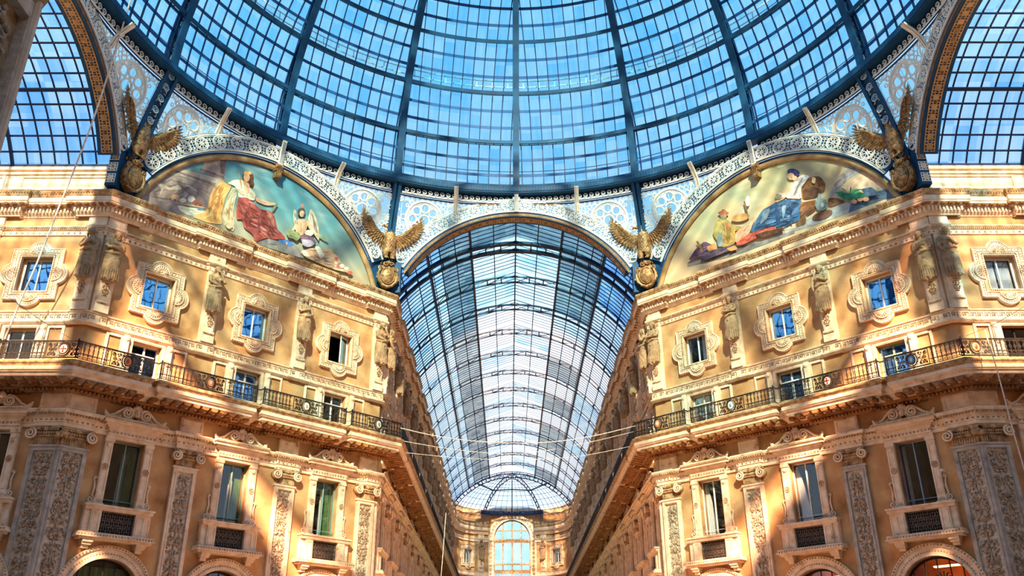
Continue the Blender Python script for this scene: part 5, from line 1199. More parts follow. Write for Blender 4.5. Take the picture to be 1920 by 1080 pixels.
def frieze(parent, ri, ro, a0, a1, cz, backing, y=0.0, step=None):
    rm = (ri + ro) / 2
    p = MB().plate(band(ri - .02, ro + .02, a0, a1, 56, cz), [], y + .03, y + .10, backing, back=True); obj('backing_plate', p, parent)
    e = MB()
    for r_, w in ((ri + .03, .045), (ro - .03, .045), (ri + .11, .018), (ro - .11, .018)): tubearc(e, r_, w, WHITE, y, a0, a1, 56, cz, 4)
    obj('border_moulding', e, parent)
    n = int(R(a1 - a0) * rm / .93 / 2) * 2
    for i in range(n):
        a = R(a0) + R(a1 - a0) * (i + .5) / n
        obj('rosette', ROS, parent, T((rm * math.cos(a), y, cz + rm * math.sin(a))) @ Matrix.Rotation(-(a - PI / 2), 4, 'Y'))
        if i: a2 = R(a0) + R(a1 - a0) * i / n; obj('leaf_knot', FIL, parent, T((rm * math.cos(a2), y, cz + rm * math.sin(a2))) @ Matrix.Rotation(-(a2 - PI / 2), 4, 'Y') @ Matrix.Scale(.95, 4))
    return p
def bracket(parent, z0, z1, y):
    b = MB(); b.bar([(0, y, z0), (0, y - .06, (z0 + z1) / 2), (0, y - .22, z1)], .22, .10, WHITE, up=(0, 1, 0))
    for x in (-.06, 0, .06): b.bar([(x, y - .06, z0 + .08), (x, y - .12, (z0 + z1) / 2), (x, y - .26, z1 - .08)], .016, .03, BLUED, up=(0, 1, 0))
    obj('white_bracket', b, parent)
def cen(sh): f = sh[1]; return sum(f[0::2]) / (len(f) / 2), sum(f[1::2]) / (len(f) / 2), max(f[0::2]) - min(f[0::2])
def faces(lst, mn=.5):
    o = []
    for sh in lst:
        if sh[0] in ('s1', 's3') and len(sh[1]) == 28: x, z, w_ = cen(sh); o += pface(x, z, w_ / 2)
    return o
FACES = {-1: faces(MURL), 1: faces(MURR)}
for side, Mw, nm, sk, shapes in ((-1, W_NW, 'left', SKL, MURL), (1, W_NE, 'right', SKR, MURR)):
    lab = 'lunette mural of a crowned figure in a red robe under blue sky' if side < 0 else 'lunette mural of a seated figure in a blue robe under cream sky'
    root = empty('mural', Mw, lab, 'mural', 'lunette murals')
    lun = [(6.64, 22.0)] + arc(7.02, 17.0, 163, 50) + [(-6.64, 22.0)]
    p = MB().plate(lun, [], .0, .35, sk, back=True); y = -.004
    shapes = shapes + FACES[side]
    for c, fl_ in shapes:
        pts = [(fl_[i], fl_[i + 1]) for i in range(0, len(fl_), 2)]
        # keep the paint inside the lunette
        q = []
        for x, z in pts:
            z = max(z, 22.15); d = math.hypot(x, z - CZ)
            if d > 6.98: x, z = x * 6.98 / d, CZ + (z - CZ) * 6.98 / d
            q.append((x, z))
        if c not in STRAIGHT: q = chaikin(q)
        for q_, c_ in [(q, c)] + [(b_, c + '_' + s2) for b_, s2 in brush(q, int(1.6 * FOLDS.get(c, 1)), len(q) + int(abs(q[0][0]) * 100))]:
            tr = tessellate_polygon([[Vector((x, z, 0)) for x, z in q_]])
            p.add([(x, y, z) for x, z in q_], [tuple(t) for t in tr], PM[c_]); y -= .0004
    obj('painting', p.mesh('painting', fixn=False), root)
    g = MB(); tubearc(g, 7.12, .17, GOLD, -.06, 17.5, 162.5, 60, tn=10, rr=(.17, .12)); tubearc(g, 6.98, .04, GOLD, -.08, 18, 162, 60, tn=5); tubearc(g, 7.28, .05, BLUE, -.14, 20, 160, 60, tn=5); obj('gilt_frame', g.mesh('gilt_frame', True), root)
    c = MB(); c.box(-.20, .20, -.34, 0, 26.80, 27.22, BRONZE); c.box(-.15, .15, -.30, 0, 26.42, 26.82, BRONZE); c.tube([(-.17, -.34, 27.08), (.17, -.34, 27.08)], .12, BRONZE, n=10); c.tube([(-.13, -.30, 26.52), (.13, -.30, 26.52)], .12, BRONZE, n=10)
    for x in (-.09, 0, .09): c.bar([(x, -.42, 27.1), (x, -.36, 26.8), (x, -.40, 26.55)], .03, .05, BRONZE, up=(0, 1, 0))
    obj('keystone_bracket', c, root)
    r2 = empty('iron_arch', Mw, 'blue iron arch with white openwork rosettes around the %s mural' % nm, 'arch', 'rosette arches under the dome')
    frieze(r2, 7.34, 8.22, 31, 149, CZ, BLUE, -.30); bracket(r2, 27.15, 28.55, -.36)

# ================================================================== iron arches over the four arms
def arm_arch(M, label, backing, az=0):
    r2 = empty('iron_arch', M, label, 'arch', 'rosette arches under the dome'); cz = 20.0
    frieze(r2, 7.42, 8.28, 31, 149, cz, backing, -.30); bracket(r2, 27.4, 28.6, -.36)
    s = MB().plate(band(7.14, 7.42, 30.5, 149.5, 60, cz), [], -.26, .55, BLUE, back=True); obj('soffit_band', s, r2)
    n = 40
    tl = MB().box(-.235, .235, -.25, .25, -.018, .0, TILE)
    for x, y0, w, h in ((0, 0, .10, .10), (-.15, -.15, .04, .04), (.15, -.15, .04, .04), (-.15, .15, .04, .04), (.15, .15, .04, .04), (0, .17, .06, .03), (0, -.17, .06, .03), (.17, 0, .03, .06), (-.17, 0, .03, .06)): tl.box(x - w, x + w, y0 - h, y0 + h, -.022, -.018, BLUED if w < .09 else GOLD)
    tm = tl.mesh('soffit_tile')
    for i in range(n):
        a = R(21) + R(138) * (i + .5) / n; rr_ = 7.13
        if 7.13 * math.sin(a) + cz < 23.75: continue
        obj('soffit_tile', tm, r2, T((rr_ * math.cos(a), .12, cz + rr_ * math.sin(a))) @ Matrix.Rotation(-(a - PI / 2), 4, 'Y'))
    # narrow strip of tiles on the front edge, seen from the octagon
    f = MB()
    for i in range(60):
        a = R(29) + R(122) * (i + .5) / 60; st = len(f.v); f.box(-.125, .125, -.29, -.26, -.09, .04, TILEB); f.xf(T((7.27 * math.cos(a), 0, cz + 7.27 * math.sin(a))) @ Matrix.Rotation(-(a - PI / 2), 4, 'Y'), st)
    obj('tile_edge', f, r2); return r2
MN = wallM(0, RO, (0, 1)); MWA = wallM(-RO, 0, (-1, 0)); MEA = wallM(RO, 0, (1, 0)); MS = wallM(0, -RO, (0, -1))
arm_arch(MN, 'white openwork iron arch over the opening of the far arcade', MBLUE)
arm_arch(MWA, 'blue and white iron arch over the left side arm, seen edge on', BLUE)
arm_arch(MEA, 'blue and white iron arch over the right side arm, seen edge on', BLUE)

# ================================================================== corners: piers, eagles, ribs of the pendentives
CORN_AZ = [22.5, -22.5, 67.5, -67.5]
def azM(az, r=0, z=0):
    """frame at azimuth az (0 = far arcade, + = right), local y pointing outward"""
    a = R(az); return T((r * math.sin(a), r * math.cos(a), z)) @ Matrix.Rotation(-a, 4, 'Z')
EL = {22.5: 'bronze eagle on a cross shield between the far arcade and the right mural', -22.5: 'bronze eagle on a cross shield between the left mural and the far arcade', 67.5: 'bronze eagle on a cross shield between the right mural and the right side arm', -67.5: 'bronze eagle on a cross shield between the left mural and the left side arm'}
RC = RO / math.cos(R(22.5))
tilem = MB().box(-.20, .20, -.03, 0, -.22, .22, TILEW)
for x, z, w, h in ((0, 0, .08, .10), (-.14, -.14, .03, .04), (.14, -.14, .03, .04), (-.14, .14, .03, .04), (.14, .14, .03, .04), (0, .16, .05, .02), (0, -.16, .05, .02), (.15, 0, .02, .05), (-.15, 0, .02, .05)): tilem.box(x - w, x + w, -.036, -.03, z - h, z + h, BLUED if w < .07 else STONE)
tilem = tilem.mesh('white_tile')
for az in CORN_AZ:
    M = azM(az)
    # blue pier filling the corner: two faces 0.85 wide
    t = math.tan(R(22.5)); ri = RC - .32; w = .85; c = math.cos(R(22.5)); s_ = math.sin(R(22.5))
    pl = [(0, ri), (w * c, ri - w * s_), (w * c + .45 * s_, ri - w * s_ + .45 * c), (0, ri + .5), (-w * c - .45 * s_, ri - w * s_ + .45 * c), (-w * c, ri - w * s_)]
    root = empty('corner_pier', M @ T((0, ri, 22.3)), 'blue iron pier behind the eagle ' + EL[az].split('shield ')[1], 'pier', 'blue corner piers')
    b = MB().loft([[(x, y - ri, z) for x, y in pl] for z in (0, 1.95)], BLUE); b.loft([[(x * 1.06, (y - ri) * 1.06 - .04, z) for x, y in pl] for z in (1.95, 2.08)], BLUE); obj('pier_shaft', b, root)
    sg = 1 if az > 0 else -1
    if abs(az) > 60:
        for i in range(3): obj('white_tile', tilem, root, T((sg * (w * c + .225 * s_ + .006), -w * s_ + .225 * c, .34 + i * .58)) @ Matrix.Rotation(sg * R(67.5), 4, 'Z'))
    turn = -1 if az > 0 else 1
    if az == -22.5: turn = -1
    KE[turn].put('eagle_sculpture', M @ T((0, ri - .28, 22.36)) @ Matrix.Scale(1.06, 4), EL[az], 'sculpture', 'bronze eagles at the foot of the dome')
# ---- pendentive surface
def zarch(x, cz=20.0, r=8.28): return cz + math.sqrt(max(r * r - x * x, .01)) if abs(x) < r else cz
ZR = 28.6
def pend(phi, z):
    x = RO * math.tan(phi); zl = zarch(x); rl = (RO - .28) / math.cos(phi)
    k = (ZR - z) / max(ZR - zl, .35); r = 17.72 + (rl - 17.72) * min(k, 1.0)
    return Vector((r * math.sin(phi), r * math.cos(phi), z))
def spandrel(sg):
    """one of the two spandrel panels of an octagon side, local frame of that side"""
    k = []; p0, p1 = R(3.2), R(22.2); n = 22
    g = MB(); top = [pend(sg * (p0 + (p1 - p0) * i / n), 27.95) for i in range(n + 1)]; bot = []
    for i in range(n + 1):
        ph = sg * (p0 + (p1 - p0) * i / n); z = min(zarch(RO * math.tan(ph)), 27.9); bot.append(pend(ph, z))
    rows = [[b_.lerp(t_, j / 4) for b_, t_ in zip(bot, top)] for j in range(5)]
    g.loft([[p + Vector((0, .10, 0)) for p in r] for r in rows], GSPAN, closed=False, caps=False); k.append(('glass_backing', g, True))
    t = MB(); m = WHITE
    def put(cx, cz, r, th, kk=14):
        pts = []
        for i in range(kk + 1):
            a = 2 * PI * i / kk; x = cx + r * math.cos(a); z = cz + r * math.sin(a); ph = x / 17.9
            if not (p0 < ph < p1) or z > 27.93 or z < zarch(RO * math.tan(ph)) - .05:
                if len(pts) > 1: t.tube(pts, th, m, n=4, up=(0, 1, 0))
                pts = []
            else: pts.append(pend(sg * ph, z))
        if len(pts) > 1: t.tube(pts, th, m, n=4, up=(0, 1, 0))
    def line(x0, z0, x1, z1, th, kk=8):
        pts = [pend(sg * ((x0 + (x1 - x0) * i / kk) / 17.9), z0 + (z1 - z0) * i / kk) for i in range(kk + 1)]
        pts = [p for p in pts if True]; t.tube(pts, th, m, n=4, up=(0, 1, 0))
    CX, CZ_ = 5.25, 26.75
    put(CX, CZ_, 1.05, .075, 36); put(CX, CZ_, .95, .03, 36)
    for i in range(8):
        a = 2 * PI * i / 8; put(CX + .66 * math.cos(a), CZ_ + .66 * math.sin(a), .235, .052, 12); line(CX + .30 * math.cos(a), CZ_ + .30 * math.sin(a), CX + .98 * math.cos(a + .39), CZ_ + .98 * math.sin(a + .39), .028, 3); line(CX + .30 * math.cos(a), CZ_ + .30 * math.sin(a), CX + .98 * math.cos(a - .39), CZ_ + .98 * math.sin(a - .39), .028, 3); a += PI / 8; put(CX + .88 * math.cos(a), CZ_ + .88 * math.sin(a), .10, .032, 8)
    put(CX, CZ_, .30, .055, 14)
    # smaller rosettes and scrolls filling the tapering ends
    put(3.55, 27.38, .46, .04, 20)
    for i in range(6): a = 2 * PI * i / 6; put(3.55 + .27 * math.cos(a), 27.38 + .27 * math.sin(a), .11, .022, 8)
    put(6.55, 25.55, .42, .04, 18); put(6.55, 25.55, .2, .03, 12); put(6.75, 24.72, .24, .03, 12)
    for i in range(16):
        x = 2.3 + i * .30; put(x, 27.79, .125, .024, 8)
    r = random.Random(5)
    for i in range(230):
        x = r.uniform(1.3, 6.95); z = r.uniform(24.2, 27.85)
        if math.hypot(x - CX, z - CZ_) < 1.15 or math.hypot(x - 3.55, z - 27.38) < .55: continue
        put(x, z, r.choice((.08, .11, .14)), .030, 8)
    for i in range(9): ph = p0 + (p1 - p0) * (i + .5) / 9; x = 17.9 * ph; line(x, max(zarch(RO * math.tan(ph)), 24) + .02, x, 27.9, .012)
    k.append(('tracery', t, False))
    e = MB(); e.tube([p + Vector((0, -.02, 0)) for p in top], .05, BLUED, n=4); e.tube([p + Vector((0, -.02, 0)) for p in bot], .035, GOLD, n=4); k.append(('panel_edge', e, False)); return k
SPK = {}
for sg in (-1, 1):
    kk = Kit()
    for nm, mb, sm in spandrel(sg): kk.add(nm, mb, smooth=sm)
    SPK[sg] = kk
def wave():
    """running scroll band for one eighth turn half, local y outward"""
    b = MB(); h = R(11.25) - R(.7)
    def P(ph, z, dr=0): return ((17.78 + dr) * math.sin(ph), (17.78 + dr) * math.cos(ph), z)
    n = 12; b.loft([[P(-h + 2 * h * i / n, z, .04) for i in range(n + 1)] for z in (27.98, 28.62)], BLUED, closed=False, caps=False)
    w = MB(); k = 18
    w.loft([[P(-h * .97 + 2 * h * .97 * i / n, z) for i in range(n + 1)] for z in (28.02, 28.12)], WHITE, closed=False, caps=False)
    for i in range(k):
        ph = -h * .9 + 1.8 * h * i / (k - 1); pts = []
        for j in range(17): q = j / 16; a = -PI / 2 - .5 + 2.6 * PI * q; r = .165 * (1 - .80 * q); pts.append(P(ph + r * math.cos(a) / 17.8, 28.27 + r * math.sin(a), -.03))
        w.tube(pts, .04, WHITE, n=4, rr=[.034 * (1 - .4 * j / 16) for j in range(17)], up=(0, 1, 0))
    return b.mesh('scroll_band_backing'), w.mesh('scroll_band')
WVB, WVS = wave()
FACE = {0: 'over the far arcade arch', -45: 'above the left mural', 45: 'above the right mural', -90: 'over the left side arm', 90: 'over the right side arm'}
for az, ds in FACE.items():
    for sg in (-1, 1):
        SPK[sg].put('spandrel_panel', azM(az), 'white iron tracery spandrel %s, its %s half' % (ds, {(-1): 'left', 1: 'right'}[sg]), 'spandrel', 'tracery spandrels under the dome')
    r_ = empty('scroll_frieze', azM(az), 'white running scroll frieze on dark blue iron %s' % ds, 'frieze', 'scroll friezes under the dome ring')
    for q in (-11.25, 11.25):
        M_ = azM(q); obj('scroll_band_backing', WVB, r_, M_); obj('scroll_band', WVS, r_, M_)
        br = MB(); pts = [pend(R(q), z) + Vector((0, -dy, 0)) for z, dy in ((zarch(RO * math.tan(R(q))) - .05, .05), (27.9, .10), (28.25, .25), (28.6, .52))]; br.bar(pts, .24, .09, WHITE, up=(math.sin(R(q)), math.cos(R(q)), 0))
        for o_ in (-.06, .06): br.bar([p + Vector((o_, -.06, 0)) for p in pts], .02, .03, TILE, up=(0, 1, 0))
        obj('white_bracket', br, r_)
# ---- ribs through the pendentive corners
for az in CORN_AZ:
    M = azM(az); b = MB(); lo = (RC - .55, 24.1); hi = (17.55, 28.7)
    for dx in ((-.30, .30) if abs(az) > 60 else (-.13, .13)): b.bar([(dx, lo[0] + .02, lo[1]), (dx, (lo[0] + hi[0]) / 2 + .12, (lo[1] + hi[1]) / 2), (dx, hi[0], hi[1])], .17, .14, BLUE, up=(0, 1, 0))
    f = MB()
    for i in range(8):
        t_ = (i + .5) / 8; y = lo[0] + (hi[0] - lo[0]) * t_ + .06 * math.sin(PI * t_); z = lo[1] + (hi[1] - lo[1]) * t_; f.ring((0, y + .02, z), .17, .03, WPLATE, 12, tn=4); f.ring((0, y + .02, z), .08, .02, WPLATE, 8, tn=4)
    bk = MB().bar([(0, lo[0] + .12, lo[1]), (0, (lo[0] + hi[0]) / 2 + .22, (lo[1] + hi[1]) / 2), (0, hi[0] + .1, hi[1])], .5, .04, BLUE, up=(0, 1, 0))
    r_ = empty('pendentive_rib', M, 'blue iron rib above the eagle ' + EL[az].split('shield ')[1], 'rib', 'corner ribs under the dome'); obj('rib_flanges', b, r_); obj('rib_back', bk, r_)
    if abs(az) > 60: obj('filigree', f, r_)

# ================================================================== the glass dome
DC = 28.6; RI = 17.65; HO = [1.2, 11, 21, 31, 40.5, 50, 59, 68]
dome = empty('ceiling', T((0, 0, DC)), 'glass dome of sixteen blue-ribbed bays over the octagon', 'dome', None, 'structure')
def sph(rho, th, lat=0.0):
    r = rho * math.cos(th); return (lat, math.sqrt(max(r * r - lat * lat, 0)), rho * math.sin(th))
def gore():
    H = R(11.25); g = MB(); rho = 18.06; rows = [[(rho * math.cos(R(1 + 71 * j / 28)) * math.sin(-H + 2 * H * i / 12), rho * math.cos(R(1 + 71 * j / 28)) * math.cos(-H + 2 * H * i / 12), rho * math.sin(R(1 + 71 * j / 28))) for i in range(13)] for j in range(29)]
    g.loft(rows, GDOME, closed=False, caps=False)
    b = MB(); k = 5
    for i in range(-k, k + 1):
        lat = i * .63 + (0 if True else .3); pts = []
        for j in range(40):
            th = R(1 + 71 * j / 39)
            if abs(lat) > 17.98 * math.cos(th) * math.sin(H) - .04: break
            pts.append(Vector(sph(17.98, th, lat)))
        if len(pts) > 1: b.bar(pts, .045, .10, BAR, upf=lambda p: Vector((0, p.y, p.z)).normalized())
    pr = MB()
    for a, c in zip(HO, HO[1:]):
        for q in (1, 2):
            th = R(a + (c - a) * q / 3); hh = math.asin(math.sin(H)); pts = [(17.99 * math.cos(th) * math.sin(-H + 2 * H * i / 12), 17.99 * math.cos(th) * math.cos(-H + 2 * H * i / 12), 17.99 * math.sin(th)) for i in range(13)]
            pr.bar(pts, .17, .03, LAP, upf=lambda p: p.normalized())
            if a < 2 and q == 1:                                  # thin maintenance rail seen through the glass
                pts = [(18.3 * math.cos(th) * math.sin(-H + 2 * H * i / 12), 18.3 * math.cos(th) * math.cos(-H + 2 * H * i / 12), 18.3 * math.sin(th) + .45) for i in range(13)]; pr.bar(pts, .03, .03, BAR, upf=lambda p: p.normalized())
    wr = MB(); th = R(22.6)
    for dz in (.10, .55): wr.bar([(18.5 * math.cos(th) * math.sin(-H + 2 * H * i / 12), 18.5 * math.cos(th) * math.cos(-H + 2 * H * i / 12), 18.5 * math.sin(th) + dz) for i in range(13)], .05, .05, WOOD, up=(0, 0, 1))
    for i in range(7):
        a_ = -H + 2 * H * (i + .5) / 7; q_ = Vector((18.5 * math.cos(th) * math.sin(a_), 18.5 * math.cos(th) * math.cos(a_), 18.5 * math.sin(th))); wr.bar([q_, q_ + Vector((0, 0, .6))], .05, .05, WOOD, up=(0, 1, 0))
    ho = MB()
    for n_, a in enumerate(HO[1:]):
        th = R(a)
        for rho_, w, d in ((17.68, .20, .10), (18.02, .12, .10)):
            ho.bar([(rho_ * math.cos(th) * math.sin(-H + 2 * H * i / 12), rho_ * math.cos(th) * math.cos(-H + 2 * H * i / 12), rho_ * math.sin(th)) for i in range(13)], w, d, BLUE, upf=lambda p: p.normalized())
        for i in range(13):
            az = -H + 2 * H * (i + .5) / 13; u = Vector((math.cos(th) * math.sin(az), math.cos(th) * math.cos(az), math.sin(th))); ho.bar([u * 17.68, u * 18.02], .04, .04, BLUE, up=(1, 0, 0))
    rg = MB()
    for rho_, z0, w, d in ((17.50, .12, .30, .34), (17.75, .40, .5, .10), (17.62, -.02, .16, .5)):
        rg.bar([(rho_ * math.sin(-H + 2 * H * i / 12), rho_ * math.cos(-H + 2 * H * i / 12), z0) for i in range(13)], d, w, BLUE, upf=lambda p: Vector((0, 0, 1)))
    for i in range(40):
        az = -H + 2 * H * (i + .5) / 40
        for z in (.03, .22): rg.ball((17.30 * math.sin(az), 17.30 * math.cos(az), z), .018, BLUED, 5, 3)
    return g.mesh('glass_bay', True), b.mesh('glazing_bars'), pr.mesh('pane_laps'), ho.mesh('hoop_girders'), rg.mesh('base_ring'), wr.mesh('roof_rail')
GG, GB, GP, GH, GR, GW = gore()
def rib():
    b = MB(); th = [R(.5 + 71.5 * j / 40) for j in range(41)]
    b.bar([sph(17.62, t) for t in th], .38, .07, BLUE, upf=lambda p: Vector((0, p.y, p.z)).normalized()); b.bar([sph(18.12, t) for t in th], .34, .07, BLUE, upf=lambda p: Vector((0, p.y, p.z)).normalized())
    for dx in (-.14, .14):
        for rr_ in (17.70, 18.04): b.bar([sph(rr_, t, dx) for t in th], .03, .12, BLUE, upf=lambda p: Vector((0, p.y, p.z)).normalized())
    f = MB()
    for j in range(56):
        t = R(2 + 70 * j / 55); u = Vector((0, math.cos(t), math.sin(t))); v = Vector((0, -math.sin(t), math.cos(t))); c = u * 17.87
        pts = [c + u * .13 * math.cos(a) + v * .17 * math.sin(a) for a in [2 * PI * i / 10 for i in range(11)]]; f.tube(pts, .022, WPLATE, n=4, up=(1, 0, 0))
        pts = [c + u * .06 * math.cos(a) + v * .08 * math.sin(a) for a in [2 * PI * i / 7 for i in range(8)]]; f.tube(pts, .018, WPLATE, n=4, up=(1, 0, 0))
        if j % 4 == 0: f.bar([c - u * .2, c + u * .2], .25, .03, BLUE, up=(0, -math.sin(t), math.cos(t)))
    return b.mesh('rib'), f.mesh('filigree')
RB, RF = rib()
for k in range(16):
    M = azM(22.5 * k); o = obj('rib', RB, dome, M); obj('filigree', RF, o)
    M = azM(22.5 * k + 11.25)
    g = obj('glass_bay', GG, dome, M); obj('glazing_bars', GB, g); obj('pane_laps', GP, g); obj('hoop_girders', GH, dome, M); obj('base_ring', GR, dome, M); obj('roof_rail', GW, dome, M)
cap = MB().loft([[(rr_ * math.sin(2 * PI * i / 48), rr_ * math.cos(2 * PI * i / 48), z) for i in range(48)] for rr_, z in ((5.7, 17.0), (5.5, 17.4))], BLUE, caps=False); cap.loft([[(rr_ * math.sin(2 * PI * i / 48), rr_ * math.cos(2 * PI * i / 48), z) for i in range(48)] for rr_, z in ((5.5, 17.4), (3.0, 18.4), (.2, 18.9))], GDOME, caps=False); obj('lantern_ring', cap, dome)

# ================================================================== barrel vaults over the arms
VR, VC = 9.0, 18.5
def vz(x): return VC + math.sqrt(VR * VR - x * x)
def vault(parent, ys, glassf, lantern=True, tb=.5, purl=(-6.3, -4.15, 4.15, 6.3), spring=7.32, bars=True):
    """local: x across, y along, z up"""
    LW = 2.75 if lantern else 0
    def xarc(x0, x1, n): 
        a0, a1 = math.asin(x0 / VR), math.asin(x1 / VR); return [(VR * math.sin(a0 + (a1 - a0) * i / n), VC + VR * math.cos(a0 + (a1 - a0) * i / n)) for i in range(n + 1)]
    def scale(p, q, y): return [(x * q, y, VC + (z - VC) * q) for x, z in p]
    for i, (a, b) in enumerate(zip(ys, ys[1:])):
        zones = [(-spring, -5.3), (-5.3, -4.6), (-4.6, -LW), (LW, 5.3), (5.3, spring)] if lantern else [(-spring, -3.6), (-3.6, 0), (0, 3.6), (3.6, spring)]
        for zi, (x0, x1) in enumerate(zones):
            if lantern: zi = (0, 20, 1, 2, 3)[zi]
            p = xarc(x0, x1, 6); g = MB().loft([scale(p, 1.02, a), scale(p, 1.02, b)], glassf(i, zi), closed=False, caps=False); obj('glass_bay', g.mesh('g', True), parent)
        if lantern:
            for zi, (x0, z0, x1, z1) in enumerate(((-LW - .1, 27.55, 0, 28.5), (0, 28.5, LW + .1, 27.55))):
                g = MB().loft([[(x0, a, z0), (x1, a, z1)], [(x0, b, z0), (x1, b, z1)]], glassf(i, 10 + zi), closed=False, caps=False); obj('skylight_glass', g, parent)
        if bars:
            m = MB(); n = max(2, int(round((b - a) / tb)))
            for j in range(1, n):
                y = a + (b - a) * j / n
                if lantern:
                    for x0, x1 in ((-spring, -LW), (LW, spring)): m.bar(scale(xarc(x0, x1, 8), 1.01, y), .045, .06, BAR, up=(0, 1, 0))
                    m.bar([(-LW, y, 27.52), (0, y, 28.46), (LW, y, 27.52)], .035, .05, BAR, up=(0, 1, 0))
                else: m.bar(scale(xarc(-spring, spring, 22), 1.01, y), .04, .07, BAR, up=(0, 1, 0))
            obj('glazing_bars', m, parent)
        m = MB()
        xs = (-6.75, -6.0, -4.6, -3.7, 3.7, 4.6, 6.0, 6.75) if lantern else [VR * math.sin(R(d)) for d in (-50, -45.5, -41, -36.5, -27.5, -23, -18.5, -14, -9.5, -4.8, 0, 4.8, 9.5, 14, 18.5, 23, 27.5, 36.5, 41, 45.5, 50)]
        for x in xs:
            pp = (x * 1.005, VC + (vz(x) - VC) * 1.005); m.bar([(pp[0], a, pp[1]), (pp[0], b, pp[1])], .055 if lantern else .09, .05 if lantern else .03, BAR, up=(x, 0, vz(x) - VC))
        if lantern:
            for x in (-1.38, 1.38): m.bar([(x, a, 27.99), (x, b, 27.99)], .06, .10, BAR, up=(0, 0, 1))
        obj('lath_lines', m, parent)
        m = MB()
        if lantern:
            m.bar([(0, a, 28.40), (0, b, 28.40)], .09, .16, BLUED, up=(0, 0, 1))
            for s in (-1, 1):
                m.bar([(s * 2.78, a, 27.08), (s * 2.78, b, 27.08)], .14, .16, BLUED, up=(0, 0, 1)); m.bar([(s * 2.86, a, 27.50), (s * 2.86, b, 27.50)], .07, .10, BLUED, up=(0, 0, 1)); m.bar([(s * 5.3, a, 25.74), (s * 5.3, b, 25.74)], .16, .15, BLUED, up=(s * 5.3, 0, 7)); m.bar([(s * 5.05, a, 25.4), (s * 5.05, b, 25.4)], .04, .05, BLUED, up=(0, 0, 1))
                m.bar([(s * 2.72, a + .1, 27.1), (s * 2.25, a + .1, 27.44), (s * 1.5, a + .1, 27.85)], .02, .02, BAR, up=(0, 1, 0))
        else:
            for d in (-32, 32): x = VR * math.sin(R(d)); m.bar([(x * .99, a, VC + (vz(x) - VC) * .99), (x * .99, b, VC + (vz(x) - VC) * .99)], .16, .10, BLUED, up=(x, 0, vz(x) - VC))
        for s in (-1, 1): m.bar([(s * spring, a, vz(spring)), (s * spring, b, vz(spring))], .2, .2, BLUED, up=(0, 0, 1))
        obj('purlins', m, parent)
def truss(parent, y, spring=7.32, big=False, half=False):
    m = MB(); col = BLUED
    def xarc(q, n=30): a1 = math.asin(spring / VR); return [(q * VR * math.sin(-a1 + 2 * a1 * i / n), VC + q * VR * math.cos(-a1 + 2 * a1 * i / n)) for i in range(n + 1)]
    w = .85 if not big else 1.0
    for dy in ((0, w) if not half else (0,)): m.bar([(x, y - dy, z) for x, z in xarc(.995)], .09 if not big else .16, .14 if not big else .32, col, up=(0, 1, 0))
    p = xarc(.995, 18)
    for i, (x, z) in enumerate(p):
        if half: break
        m.bar([(x, y, z), (x, y - w, z)], .08, .06, col, up=(0, 0, 1))
        if big and i < 18:
            x2, z2 = p[i + 1]; cx, cz = (x + x2) / 2, (z + z2) / 2; u = Vector((x2 - x, 0, z2 - z)).normalized()
            for s0, s1 in (((0, 0), (.45, .34)), ((0, -w), (.45, -w + .34))):
                for e in (0, 1): q0 = Vector((x, y, z)) if e == 0 else Vector((x2, y, z2)); dd = u * (1 if e == 0 else -1); m.add([q0 + Vector((0, s0[1], 0)), q0 + dd * s1[0] + Vector((0, s0[1], 0)), q0 + Vector((0, s1[1], 0))], [(0, 1, 2)], col)
        elif i < 18 and i % 2: x2, z2 = p[i + 1]; m.bar([(x, y, z), (x2, y - w, z2)], .045, .03, col, up=(0, 0, 1))
    obj('truss', m, parent)
rv = random.Random(4)
northv = empty('ceiling', T((0, 0, 0)), 'long glass barrel vault over the far arcade', 'vault', None, 'structure')
YS = [RO + .5] + [22.7 + BAY * k for k in range(14)]
def gn(i, z):
    if i == 0: return GDARK if z in (1, 2, 10, 11) else GBLUE
    if z in (10, 11): return GFROST if (i + z) % 3 else GARM
    if z in (1, 21): return GDARK
    if z == 20: return GARM
    if z == 2: return (GDARK, GDARK, GFROST, GFROST, GDARK, GFROST, GDARK, GFROST)[(i - 1) % 8]
    if z == 3: return GBLUE if i < 2 else (GARM if i in (6, 7, 9) else GFROST)
    return GARM
vault(northv, YS, gn)
# the first half bay next to the dome has no skylight: close it with the same dark girder
for k, y in enumerate(YS[1:]): truss(northv, y, big=(k == 0))
for sg, nm in ((-1, 'left'), (1, 'right')):
    v = empty('ceiling', T((sg * RO, 0, 0)) @ Matrix.Rotation(-sg * PI / 2, 4, 'Z'), 'glass barrel vault over the %s side arm' % nm, 'vault', None, 'structure')
    vault(v, [.5] + [4.87 + BAY * k for k in range(5)], lambda i, z: GSIDE, lantern=False, tb=.66)
    for k in range(5): truss(v, 4.87 + BAY * k, half=True)
# attic parapets carrying the vaults
for sg, w in ((-1, 'left'), (1, 'right')):
    for nm, M, x0, x1 in (('side arm', M_W(sg * RO), 0, 23.5 * sg), ('far arcade', (M_NL if sg < 0 else M_NR)(RO), 0, -sg * (82 - RO))):
        a, b = min(x0, x1), max(x0, x1); p = MB().box(a, b, .05, .5, 22.25, 23.62, STONE); p.box(a, b, -.02, .5, 23.30, 23.42, STONE); p.box(a, b, -.08, .5, 23.52, 23.68, STONE)
        n = int((b - a) / BAY)
        for i in range(n):
            u = a + (b - a) * (i + .5) / n; p.plate(rect(u, 2.0, 22.5, 23.24), [rect(u, 1.88, 22.6, 23.14)], .0, .05, STONE)
        o = obj('trim_%d' % (ntrim + 1), p); ntrim += 1; o.matrix_world = M; tagit(o, 'panelled stone parapet under the glass vault of the %s on the %s' % (nm, w), 'parapet', kind='structure')
